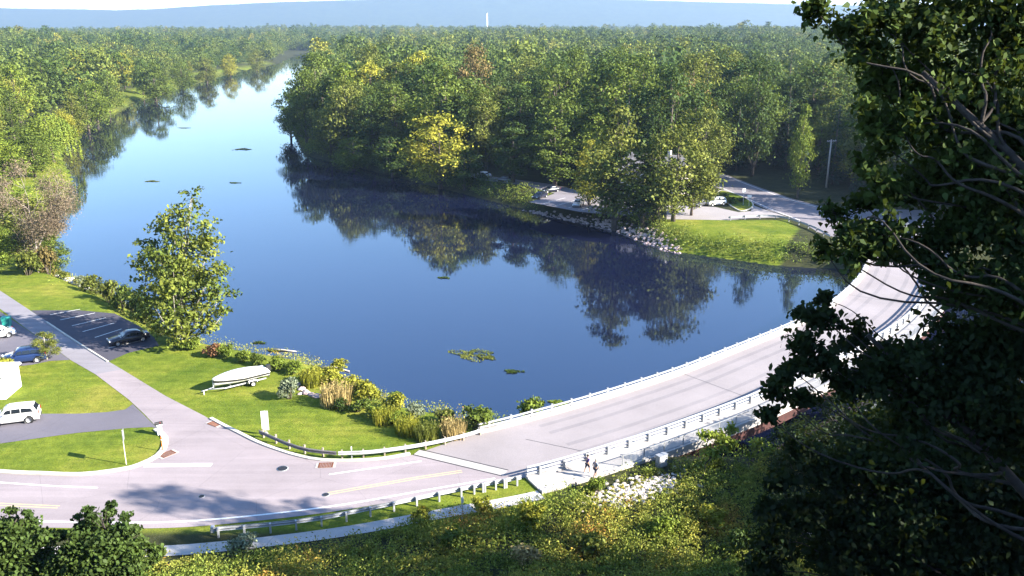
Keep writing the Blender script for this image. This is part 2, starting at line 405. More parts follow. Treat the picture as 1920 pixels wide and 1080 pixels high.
me.polygons.add(len(Fq)); me.polygons.foreach_set("loop_start", np.arange(0, Fq.size, 4, dtype=np.int32)); me.polygons.foreach_set("loop_total", np.full(len(Fq), 4, dtype=np.int32))
me.polygons.foreach_set("use_smooth", np.ones(len(Fq), bool))
la = me.attributes.new("lawn", 'FLOAT', 'POINT'); la.data.foreach_set("value", lawn.ravel().astype(np.float32))
me.update(calc_edges=True)
tag(obj("ground", me, M_GROUND), "lawns, banks and woodland floor of the valley", kind="structure")
# the water sheet reaches under the banks: the waterline is where the ground dips through it
riv = MB().add([(-480, 0, WZ), (480, 0, WZ), (480, 1500, WZ), (-480, 1500, WZ)], [(0, 1, 2, 3)]).build("river_water", water_material())
tag(riv, "calm blue river bending away between wooded banks", kind="structure")

# the long ridge on the horizon
def ridge():
    k_ = 8300 / 6000; top = [(-3600, 150), (-3300, 146), (-2550, 133), (-2300, 141), (-1900, 165), (-1500, 182), (-800, 200), (0, 203), (600, 200), (1200, 184), (2000, 165), (3500, 140), (5200, 120), (8200, 100)]
    top = [(x * k_, 37 + (z - 37) * k_) for x, z in top]
    xs = np.linspace(-9000, 9000, 300); tz = np.interp(xs, [t[0] for t in top], [t[1] for t in top])
    rows = [(7300, 0.0), (7550, 0.12), (7850, 0.42), (8120, 0.80), (8300, 1.0), (8600, 0.92), (9400, 0.2), (9900, 0)]
    rg = np.random.default_rng(5); vs = []
    ph = rg.uniform(0, 6, 8)
    for y, k in rows:
        for x, z in zip(xs, tz):
            w = sum(math.sin(x / (120 + 90 * i) + ph[i] + y / 170) for i in range(6)) / 6
            vs.append((x, y + 90 * w * (k < 1), z * k * (1 + 0.10 * w * (0.2 < k < 0.95)) + rg.normal() * 1.1 - 4 * (k == 0)))
    n = len(xs); fs = [(j * n + i, j * n + i + 1, (j + 1) * n + i + 1, (j + 1) * n + i) for j in range(len(rows) - 1) for i in range(n - 1)]
    m = MB().add(vs, fs, True); t = NT("wooded_ridge"); co = t.n("TexCoord").outputs["Object"]
    p = t.n("BsdfDiffuse", Color=t.ramp(t.noise(0.02, co, 6, 0.7), [(0.3, (0.022, 0.042, 0.016)), (0.7, (0.055, 0.080, 0.026))]))
    tag(m.build("hills", t.surf(p.outputs[0])), "long wooded ridge along the horizon", kind="structure")
ridge()

# haze: even pale air round everything
def haze():
    m = MB().box((0, 5700, 163), (23000, 13000, 345)); t = NT("haze_air")
    v = t.n("VolumePrincipled", Density=0.00009, Anisotropy=0.2); v.inputs["Color"].default_value = (0.50, 0.67, 1.0, 1)
    t.t.links.new(v.outputs[0], t.out.inputs[1])
    tag(m.build("haze", t.m), "thin bluish summer haze over the valley", kind="stuff")
haze()

# ------------------------------------------------------------------ roads, kerbs, markings
side_l = [P2(*p) for p in ((-60, 548), (0, 579), (50, 617), (101, 652), (132, 675), (179, 702))]
side_r = [P2(*p) for p in ((229, 693), (202, 677), (82, 599), (0, 545), (-60, 508))]
sheet("side_road", side_l + side_r, 0.021, SIDE_M)
main_low = [p for p in ROADR[:iB + 1]]
joint_top = P2(775, 853)
outline = main_low + [joint_top] + [P2(*p) for p in ((720, 862), (660, 866), (600, 865), (560, 858), (520, 846), (480, 831), (440, 811), (412, 797), (383, 780), (311, 743), (229, 693))] \
    + [P2(*p) for p in ((179, 702), (241, 749), (270, 776), (296, 803), (308, 812), (316, 824), (314, 838), (300, 856), (264, 874), (225, 884), (150, 893), (70, 891), (0, 888))] + [(-60, 70.5), (-80, 72.5), (-120, 78)]
sheet("road", outline, 0.022, ROAD_M)
sheet("driveway", [P2(*p) for p in ((144, 812), (144, 776), (200, 773), (235, 768), (249, 758), (296, 804), (284, 801), (240, 803))], 0.020, DRIVE_M)
sheet("driveway", [P2(*p) for p in ((-80, 845), (-80, 780), (0, 777), (80, 776), (144, 776), (144, 812), (70, 822), (0, 832))], 0.019, DRIVE_M)
sheet("parking_lot", [P2(*p) for p in ((58, 582), (150, 582), (215, 588), (262, 612), (290, 634), (298, 648), (240, 662), (215, 673), (203, 678), (83, 600))], 0.017, LOT_M)
sheet("parking_lot", [P2(*p) for p in ((-60, 560), (0, 584), (50, 618), (101, 653), (131, 675), (93, 677), (60, 684), (-80, 700))], 0.017, DRIVE_M)
def kerb(path, w=0.28, h=0.14, name="kerb", m=KERB):
    mb = MB().sweep(path, [(0, -0.05), (0, h - 0.02), (0.03, h), (w, h), (w, -0.05)]); return tag(mb.build(name, m), kind="structure")
kerb(spline([P2(*p) for p in ((-160, 874), (0, 888), (70, 891), (150, 893), (225, 884), (264, 874), (300, 856), (314, 838), (316, 824), (308, 812), (297, 804))], 0.8), 0.5)
kerb(spline([P2(*p) for p in ((770, 853), (720, 862), (660, 866), (600, 865), (560, 858), (520, 846), (480, 831), (440, 811), (412, 797), (392, 786))], 0.8)[::-1], 0.35)
kerb(spline([P2(*p) for p in ((204, 678), (150, 644), (89, 604))], 2), 0.22, 0.12)
def line(a, b, w, z, m, name="road_marking"):
    a, b = Vector(P2(*a)), Vector(P2(*b)); t = (b - a).normalized(); n = Vector((-t.y, t.x)) * w / 2
    return sheet(name, [tuple(a + n), tuple(a - n), tuple(b - n), tuple(b + n)], z, m)
line((271, 873), (397, 872), 0.62, 0.027, PAINT_W)
for path, o0, o1, m in ((ROADR[:iB - 1], 0.75, 0.95, PAINT_W),): tag(band("road_marking", path, o0, o1, 0.027, m), kind="structure")
ctrl = offset(spline([P2(*p) for p in ((615, 926), (700, 911), (780, 897), (866, 884))], 1.0), 0)
tag(band("road_marking", ctrl, 0.10, 0.22, 0.027, PAINT_Y), kind="structure"); tag(band("road_marking", ctrl, -0.22, -0.10, 0.027, PAINT_Y), kind="structure")
cl2 = spline([P2(*p) for p in ((-140, 938), (0, 946), (110, 951))], 1.0)
tag(band("road_marking", cl2, 0.10, 0.22, 0.027, PAINT_Y), kind="structure"); tag(band("road_marking", cl2, -0.22, -0.10, 0.027, PAINT_Y), kind="structure")
tag(band("road_marking", spline([P2(*p) for p in ((-140, 896), (0, 905), (90, 911), (183, 915))], 1), -0.09, 0.09, 0.027, PAINT_W), kind="structure")
tag(band("road_marking", spline([P2(*p) for p in ((617, 890), (700, 878), (790, 865))], 1), -0.09, 0.09, 0.027, PAINT_W), kind="structure")
for a, b in (((113, 600), (178, 587)), ((135, 611), (198, 596)), ((155, 622), (214, 606)), ((178, 633), (228, 617)), ((203, 653), (272, 637)), ((94, 590), (150, 580))): line(a, b, 0.12, 0.022, PAINT_W, "stall_line")
sheet("footpath", offset(ROADR[:iB + 1], -2.5)[45:] + offset(ROADR[:iB + 1], -3.9)[45:][::-1], 0.05, PATH_M)

# drains and manholes
def drain(px, py, rz, label):
    p = P(px, py); t = thing("storm_drain", label, "drain", (p.x, p.y, 0.024), rz, "rusty kerb drains")
    MB().box((0, 0, 0.012), (1.75, 0.95, 0.02)).build("surround", CONC, t)
    g = MB().box((0, 0.42, 0.03), (1.2, 0.08, 0.02)).box((0, -0.42, 0.03), (1.2, 0.08, 0.02)).box((-0.6, 0, 0.03), (0.08, 0.92, 0.02)).box((0.6, 0, 0.03), (0.08, 0.92, 0.02)).build("frame", RUST, t)
    for k in range(9): MB().box((-0.52 + k * 0.13, 0, 0.0285), (0.085, 0.76, 0.016)).build("grate_bar", RUST, t)
drain(403, 795, R(-33), "rusty storm drain at the start of the dark guardrail")
drain(314, 852, R(52), "rusty storm drain at the kerb corner near the mailbox")
drain(611, 873, R(4), "rusty storm drain below the middle of the dark guardrail")
for (px, py, r, lb) in ((530, 879, 0.42, "dark round manhole cover in the road left of a rusty drain"), (611, 928, 0.26, "small round manhole cover in the road near the yellow line"), (378, 931, 0.22, "small round cover in the road above the tree shadow")):
    p = P(px, py); t = thing("manhole_cover", lb, "manhole", (p.x, p.y, 0.024))
    MB().lathe((0, 0, 0), [(r * 1.25, 0), (r * 1.25, 0.008)], 24).build("rim", STEEL_DULL, t)
    MB().lathe((0, 0, 0.009), [(r, 0), (r, 0.006), (r * 0.9, 0.008)], 24).build("lid", DARKPL, t)

# ------------------------------------------------------------------ bridge
bridge = thing("road_bridge", "long pale concrete bridge curving across the river with white rails", "bridge", (BR[0][0], BR[0][1], 0))
def bchild(mb, name, m, kind=None):
    o = mb.build(name, m, bridge); o.location = (-BR[0][0], -BR[0][1], 0)
    if kind: o["kind"] = kind
    return o
LW = 9.3
bchild(MB().sweep(BR, [(LW + 0.75, 0.031), (LW + 0.75, -0.45), (-3.1, -0.45), (-3.1, 0.031)][::-1]), "deck", DECK_M)
bchild(MB().sweep(BR, [(-0.55, 0.0), (-0.55, 0.17), (-2.95, 0.17), (-2.95, 0.0)]), "sidewalk", CONC)
bchild(MB().sweep(BR, [(-3.12, -0.55), (-3.12, 0.30), (-2.88, 0.30), (-2.88, -0.55)][::-1]), "fascia", CONC)
bchild(MB().sweep(BR, [(-0.62, 0.0), (-0.62, 0.28), (-0.12, 0.28), (-0.12, 0.0)]), "kerb", CONC)
bchild(MB().sweep(BR, [(LW + 0.05, 0.0), (LW + 0.05, 0.28), (LW + 0.7, 0.28), (LW + 0.7, 0.0)]), "kerb", CONC)
for o, ys in ((-0.34, (0.50, 0.82, 1.14)), (LW + 0.42, (0.52, 0.86))):
    for z in ys: bchild(MB().sweep(BR, [(o - 0.06, z - 0.07), (o - 0.06, z + 0.07), (o + 0.06, z + 0.07), (o + 0.06, z - 0.07)]), "rail", STEEL)
post_me = MB().box((0, 0, 0.63), (0.20, 0.16, 0.80)).box((0, 0, 0.25), (0.36, 0.30, 0.05)).mesh("post"); post_me.materials.append(STEEL_DULL)
for o, sp in ((-0.50, 2.4), (LW + 0.56, 2.4)):
    for x, y, h in along(offset(BR, o), sp, 1.2): c = obj("rail_post", post_me, None, bridge, (x - BR[0][0], y - BR[0][1], 0), h)
hr = offset(BR[6:], -2.80)
for z in (0.30, 1.18): bchild(MB().sweep(hr, [(-0.03, z - 0.03), (-0.03, z + 0.03), (0.03, z + 0.03), (0.03, z - 0.03)]), "handrail", STEEL_DULL)
hp = MB().box((0, 0, 0.70), (0.08, 0.08, 1.10)).mesh("post"); hp.materials.append(STEEL_DULL)
for x, y, h in along(hr, 2.4, 0.2): obj("railing_post", hp, None, bridge, (x - BR[0][0], y - BR[0][1], 0), h)
pk = MB()
for x, y, h in along(hr, 0.15, 0.1): pk.box((x, y, 0.74), (0.022, 0.022, 0.86), h)
bchild(pk, "pickets", STEEL, "stuff")
for o in (-2.6, 0.8, 4.4, 8.2): bchild(MB().sweep(BR[8:], [(o - 0.22, -0.45), (o - 0.22, -1.75), (o + 0.22, -1.75), (o + 0.22, -0.45)]), "girder", GIRDER)
# abutment, joint and piers
d0 = math.atan2(BR[8][1] - BR[6][1], BR[8][0] - BR[6][0])
def bbox(i, o, z, dims, name, m):
    x, y = offset(BR, o)[i]; h = math.atan2(BR[min(i + 1, len(BR) - 1)][1] - BR[i - 1][1], BR[min(i + 1, len(BR) - 1)][0] - BR[i - 1][0])
    return bchild(MB().box((x, y, z), dims, h), name, m)
bbox(8, 3.6, -1.75, (1.6, 13.6, 2.5), "abutment", CONC)
for i in (38, 70): 
    bbox(i, 3.4, -2.1, (1.6, 12.5, 0.7), "pier_cap", CONC)
    for o in (-1.5, 3.4, 8.3): bbox(i, o, -3.9, (1.2, 1.2, 2.9), "pier", CONC)
h0 = math.atan2(BR[3][1] - BR[0][1], BR[3][0] - BR[0][0])
ja, jb = Vector(P2(942, 893)), Vector(joint_top)
def jline(s, w, z, m, name, par=True):
    t = (jb - ja).normalized(); n = Vector((t.y, -t.x)); a = ja + n * s; b = jb + n * s
    return sheet(name, [tuple(a - n * w / 2), tuple(a + n * w / 2), tuple(b + n * w / 2), tuple(b - n * w / 2)], z, m)
jline(0.55, 1.0, 0.036, CONC, "bridge_joint"); jline(0.0, 0.12, 0.037, DARKPL, "bridge_joint"); jline(1.15, 0.12, 0.037, DARKPL, "bridge_joint")
tag(sheet("bridge_approach", [tuple(ja), tuple(jb), offset(BR, LW + 0.4)[0], offset(BR, LW + 0.5)[4], BR[4], BR[0]], 0.033, DECK_M), kind="structure")
a_, b_ = Vector(P2(985, 824)), Vector(P2(1118, 852)); t_ = (b_ - a_).normalized(); n_ = Vector((-t_.y, t_.x)) * 0.035
sheet("bridge_joint", [tuple(a_ + n_), tuple(a_ - n_), tuple(b_ - n_), tuple(b_ + n_)], 0.038, DARKPL)

for i in (22, 40, 58, 76, 94):      # transverse joints of the deck spans
    n0 = normal_at(BR, i); tv = Vector((n0[1], -n0[0])) * .04; q0 = Vector(offset(BR, 0.0)[i]); q1 = Vector(offset(BR, LW)[i])
    if i < len(BR): sheet("bridge_joint", [tuple(q0 + tv), tuple(q0 - tv), tuple(q1 - tv), tuple(q1 + tv)], 0.035, DARKPL)
for o in (1.4, 3.1, 6.0, 7.7): tag(band("tyre_track", BR[5:], o, o + .55, 0.0335, asphalt(f"tyre_worn_concrete", (0.235, 0.212, 0.222), 0.2, None, 0.0)), kind="structure")
# guardrails
WB = [(0, .42), (.07, .47), (.07, .53), (0, .58), (0, .62), (.07, .67), (.07, .73), (0, .78), (-.025, .78), (.045, .72), (.045, .68), (-.025, .62), (-.025, .58), (.045, .52), (.045, .48), (-.025, .42)]
def guardrail(path, label, spacing, side, mrail, mpost, wood=False, terminal=True, tight=None, hgt=0.86):
    """side = +1 when the traffic is on the left of the path"""
    t = thing("guardrail", label, "guardrail", (path[0][0], path[0][1], 0)); ox, oy = path[0]
    loc = [(p[0] - ox, p[1] - oy) for p in path]
    prof = [(side * (o + 0.06), z) for o, z in WB]
    if side < 0: prof = prof[::-1]
    MB().sweep(loc, prof).build("rail", mrail, t)
    pm = MB().box((0, 0, hgt / 2 - 0.1), (0.13, 0.17, hgt + 0.1)).mesh("post"); pm.materials.append(mpost)
    bm_ = MB().box((0, side * 0.02, 0.6), (0.13, 0.14, 0.32)).mesh("block"); bm_.materials.append(mpost)
    pts = along(loc, spacing, 0.3)
    if tight: pts += along(loc[tight:], spacing / 2, 0.3)
    for x, y, h in pts:
        nx_, ny_ = -math.sin(h), math.cos(h)
        o = obj("post", pm, None, t, (x - side * nx_ * 0.17, y - side * ny_ * 0.17, 0), h)
        obj("block", bm_, None, o, (0, side * 0.12, 0), 0)
    if terminal:
        e = MB().box((-0.15, side * 0.08, 0.6), (0.25, 0.34, 0.46), h_at(loc)).build("end_plate", STEEL, t)
        for k in (-1, 1): MB().box((-0.30, side * 0.08 + k * 0.07, 0.6 + k * 0.08), (0.03, 0.08, 0.12), h_at(loc)).build("marker_patch", DARKPL, e)
    return t
def h_at(loc): return math.atan2(loc[1][1] - loc[0][1], loc[1][0] - loc[0][0])
gpath = spline([P2(*p) for p in ((403, 1006), (515, 996), (605, 984), (700, 965), (800, 943), (900, 922), (978, 907))], 0.9)
guardrail(gpath, "long galvanised guardrail along the road above the weedy meadow", 1.9, 1, STEEL, STEEL, tight=-6)
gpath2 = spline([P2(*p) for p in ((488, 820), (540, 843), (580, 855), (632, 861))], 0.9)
guardrail(gpath2, "dark curved guardrail round the lawn corner with timber posts", 1.9, -1, mat("shade_darkened_rail", (0.16, 0.15, 0.16), 0.6, 0.2, var=0.2, scale=5), WOODPOST, terminal=False, hgt=0.95)  # shade on the rail's sunless face is put into its colour
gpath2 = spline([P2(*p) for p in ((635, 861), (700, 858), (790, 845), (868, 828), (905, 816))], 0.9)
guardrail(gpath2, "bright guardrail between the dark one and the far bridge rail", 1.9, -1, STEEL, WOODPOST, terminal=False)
gpath3 = spline([P2(*p) for p in ((1366, 413), (1400, 411), (1440, 410), (1470, 413), (1500, 422), (1530, 434), (1555, 448))], 1.0)
guardrail(gpath3, "low pale guardrail along the far road above the mown bank", 3.2, 1, STEEL, STEEL_DULL, terminal=False)

# ------------------------------------------------------------------ far bank: road, car park, island
sheet("far_road", [P2(*p) for p in ((1300, 336), (1340, 350), (1380, 366), (1440, 394), (1478, 406), (1505, 418), (1535, 436), (1600, 455), (1740, 440), (1760, 395), (1640, 392), (1535, 386), (1480, 371), (1420, 350), (1370, 331), (1330, 316), (1290, 304))], 0.021, FARROAD_M)
sheet("far_driveway", [P2(*p) for p in ((1250, 411), (1366, 413), (1400, 410), (1440, 408), (1480, 408), (1440, 395), (1412, 385), (1408, 396), (1385, 398), (1340, 388), (1250, 385))], 0.017, asphalt("pale_far_asphalt", (0.30, 0.275, 0.28), 0.1))
CAR_PARK = [P2(*p) for p in ((992, 379), (1040, 363), (1100, 365), (1160, 372), (1205, 380), (1205, 404), (1150, 404), (1085, 397))]
sheet("car_park_lane", [P2(*p) for p in ((878, 327), (930, 332), (1040, 346), (1110, 364), (1040, 363), (990, 349), (930, 341), (882, 335))], 0.016, FARROAD_M)
sheet("car_park", CAR_PARK, 0.017, FARROAD_M)
for k in range(7):
    x = 1018 + k * 24; line((x, 385 + k * 4 - 3), (x + 42, 371 + k * 3.4), 0.14, 0.022, PAINT_W, "stall_line")
tag(band("road_marking", spline([P2(*p) for p in ((1340, 322), (1420, 353), (1480, 374), (1530, 388))], 2), -0.1, 0.1, 0.026, PAINT_W), kind="structure")
tag(band("road_marking", spline([P2(*p) for p in ((1340, 347), (1400, 372), (1450, 394), (1500, 413))], 2), -0.1, 0.1, 0.026, PAINT_W), kind="structure")
isl = spline([P2(*p) for p in ((1370, 387), (1388, 396), (1405, 393), (1413, 386), (1408, 378), (1385, 366), (1355, 358), (1345, 364), (1370, 387))], 0.8)
sheet("traffic_island", isl[:-1], 0.12, M_GROUND); bpy.data.objects["traffic_island"].data.attributes.new("lawn", 'FLOAT', 'POINT').data.foreach_set("value", [1.0] * len(isl[:-1]))
kerb(isl, 0.25, 0.15)

# ------------------------------------------------------------------ vegetation: leaf clouds
def leaf_cloud(rng, pos, nrm, size, aspect=0.62, jitter=0.65):
    """one kite-shaped leaf face per position; nrm is the way the clump faces"""
    n = len(pos); nr = nrm + rng.normal(0, jitter, (n, 3)); nr /= np.linalg.norm(nr, axis=1)[:, None] + 1e-9
    a = rng.normal(0, 1, (n, 3)); u = np.cross(nr, a); u /= np.linalg.norm(u, axis=1)[:, None] + 1e-9; w = np.cross(nr, u)
    s = (np.asarray(size) * rng.uniform(0.65, 1.35, n))[:, None]
    u = u * s * 0.5; w = w * s * 0.5 * aspect; bend = nr * s * 0.12
    V = np.empty((n, 4, 3)); V[:, 0] = pos - u - bend; V[:, 1] = pos - u * 0.1 + w; V[:, 2] = pos + u - bend; V[:, 3] = pos - u * 0.1 - w
    return V.reshape(-1, 3)
def lobe_set(rng, h, w, base, nl, style):
    L = []
    for i in range(nl):
        t = (i + 0.5) / nl
        if style == 'oval': env = math.sin(math.pi * min(1, t * 0.80 + 0.16)) ** 0.75
        elif style == 'spire': env = (1 - t) ** 0.6 * min(1, t * 5 + 0.45)
        else: env = math.sin(math.pi * min(1, t * 0.70 + 0.20)) ** 0.6
        r = w * rng.uniform(0.15, 0.24) * (1.1 - 0.40 * t); R_ = max(0, w / 2 * env - r * 0.75); a = i * 2.4 + rng.uniform(-0.5, 0.5)
        k = rng.uniform(0.62, 1.08) if i < nl - 1 else 0.25
        L.append((R_ * k * math.cos(a), R_ * k * math.sin(a), base + (h - base) * (0.08 + 0.86 * t) - r * 0.3, r))
    return L
def crown_from_lobes(rng, L, ncl, nlf, size, flat=0.8, spread=0.34, inner=0.25):
    L = np.array(L); wgt = L[:, 3] ** 2; ids = rng.choice(len(L), ncl, p=wgt / wgt.sum())
    d = rng.normal(0, 1, (ncl, 3)); d[:, 2] = np.abs(d[:, 2]) * np.where(rng.random(ncl) < 0.72, 1, -1); d /= np.linalg.norm(d, axis=1)[:, None]
    rr = np.where(rng.random(ncl) < inner, rng.uniform(0.3, 0.8, ncl), rng.uniform(0.85, 1.12, ncl)) * L[ids, 3]
    c = L[ids, :3] + d * rr[:, None] * np.array([1, 1, flat])
    k = np.repeat(np.arange(ncl), nlf)
    pos = c[k] + rng.normal(0, 1, (len(k), 3)) * (L[ids, 3] * spread)[k][:, None] * np.array([1, 1, 0.55])
    nrm = d[k] * 0.75 + np.array([0, 0, 0.45])
    return leaf_cloud(rng, pos, nrm, size)
def limb_mesh(rng, L, h, base, r0, every=1, n=6):
    m = MB(); top = max(L, key=lambda l: l[2]); tz = top[2]
    tr = [Vector((0, 0, -0.4))]; k = 5
    for i in range(1, k + 1):
        t = i / k; tr.append(Vector((top[0] * t * t + rng.normal() * 0.012 * h * t, top[1] * t * t + rng.normal() * 0.012 * h * t, tz * t)))
    m.tube(tr, [r0 * 1.35] + [r0 * (1 - 0.86 * i / k) for i in range(1, k + 1)], n + 1)
    for x, y, z, r in L[::every]:
        z0 = max(base * 0.55, z - 0.28 * h - 0.25 * math.hypot(x, y)); t = min(0.95, z0 / tz)
        i = min(int(t * k), k - 1); f = t * k - i; p0 = tr[i].lerp(tr[i + 1], f); p1 = Vector((x, y, z))
        mid = p0.lerp(p1, 0.5) + Vector((0, 0, -0.04 * h)) + Vector(rng.normal(0, 0.015 * h, 3))
        rb = r0 * 0.42 * (1 - 0.6 * t); m.tube([p0, mid, p1], [rb, rb * 0.65, rb * 0.22], n - 1)
    return m.mesh("trunk")
CROWNS = {}
def make_kind(key, seed, h, w, base, nl, ncl, nlf, size, style='round', bark=BARK, **kw):
    rng = np.random.default_rng(seed); L = lobe_set(rng, h, w, base, nl, style)
    c = quads_mesh("crown", crown_from_lobes(rng, L, ncl, nlf, size, **kw)); c.materials.append(LEAF['green'])
    t = limb_mesh(rng, L, h, base, 0.019 * h); t.materials.append(bark)
    CROWNS[key] = (c, t, h, w)
for k in range(7): make_kind(f"broad{k}", 20 + k, 20, [14, 15, 12.5, 16, 13, 15, 13.5][k], 3.5, [13, 15, 12, 16, 14, 12, 15][k], 330, 17, 0.62)
for k in range(4): make_kind(f"oval{k}", 40 + k, 22, [10, 11.5, 9.5, 12][k], 3.2, [14, 15, 13, 15][k], 310, 17, 0.60, style='oval')
def make_conifer(key, seed, h, w):
    rng = np.random.default_rng(seed); pos, nrm = [], []
    tiers = 22
    for i in range(tiers):
        t = i / tiers; z = h * (0.10 + 0.88 * t); r = w / 2 * (1 - t) ** 0.85 + 0.25; nb = max(5, int(13 * (1 - t)))
        for b in range(nb):
            a = b * 2 * math.pi / nb + rng.uniform(-0.3, 0.3) + i; ln = r * rng.uniform(0.7, 1.1); m = max(4, int(ln * 7))
            s = rng.uniform(0.15, 1, m); off = rng.normal(0, 0.16, (m, 3))
            pos.append(np.stack([np.cos(a) * ln * s, np.sin(a) * ln * s, z - 0.30 * ln * s * s], -1) + off); nrm.append(np.tile([math.cos(a) * 0.4, math.sin(a) * 0.4, 0.8], (m, 1)))
    c = quads_mesh("crown", leaf_cloud(rng, np.concatenate(pos), np.concatenate(nrm), 0.55, 0.4, 0.5)); c.materials.append(LEAF['blue'])
    t = MB().tube([(0, 0, -0.4), (0.05, 0, h * 0.5), (0, 0, h * 0.97)], [0.34, 0.2, 0.04], 7).mesh("trunk"); t.materials.append(BARK); CROWNS[key] = (c, t, h, w)
make_conifer("conifer0", 61, 20, 7); make_conifer("conifer1", 62, 22, 8)
def make_willow(key, seed, h, w):
    rng = np.random.default_rng(seed); pos, nrm = [], []
    for i in range(420):
        a = rng.uniform(0, 2 * math.pi); r = w / 2 * math.sqrt(rng.uniform(0.02, 1)); zt = h * (0.98 - 0.34 * (2 * r / w) ** 2) - rng.uniform(0, 0.12) * h
        ln = rng.uniform(0.25, 0.62) * h * (0.45 + 0.9 * r / (w / 2)) * 0.8; m = int(ln * 3.4); s = np.linspace(0, 1, m)
        ro = r + 0.7 * np.sqrt(s); pos.append(np.stack([np.cos(a) * ro, np.sin(a) * ro, np.maximum(0.6, zt - ln * s)], -1) + rng.normal(0, 0.12, (m, 3))); nrm.append(np.tile([math.cos(a), math.sin(a), 0.25], (m, 1)))
    c = quads_mesh("crown", leaf_cloud(rng, np.concatenate(pos), np.concatenate(nrm), 0.52, 0.55, 0.5)); c.materials.append(LEAF['bright'])
    L = lobe_set(rng, h * 0.9, w * 0.8, h * 0.35, 8, 'round'); t = limb_mesh(rng, L, h * 0.9, h * 0.3, 0.5); t.materials.append(BARK); CROWNS[key] = (c, t, h, w)
make_willow("willow0", 71, 16, 14)
for k in range(5): make_kind(f"far{k}", 80 + k, [18, 16, 19, 17, 18][k], [14, 16, 14, 18, 13][k], 2, [10, 12, 9, 13, 12][k], 120, 6, 1.25, inner=0.12, style='oval' if k == 2 else 'round')

TREES = []
def tree(kind, x, y, h, w, leaf, label=None, name="tree", group=None, rz=None, z=None, bark=None, twist=0):
    c, t, h0, w0 = CROWNS[kind]; r = random.Random(int(x * 131 + y * 17 + h * 7))
    z = gz(x, y) if z is None else z
    root = thing(name, label, "tree", (x, y, z - 0.05), r.uniform(0, 6.28) if rz is None else rz, group)
    a = obj("crown", c, None, root); setmat(a, LEAF[leaf])
    b = obj("trunk", t, None, root)
    if bark: setmat(b, bark)
    for o in (a, b): o.scale = (w / w0, w / w0, h / h0)
    TREES.append((root, kind, leaf, h)); return root
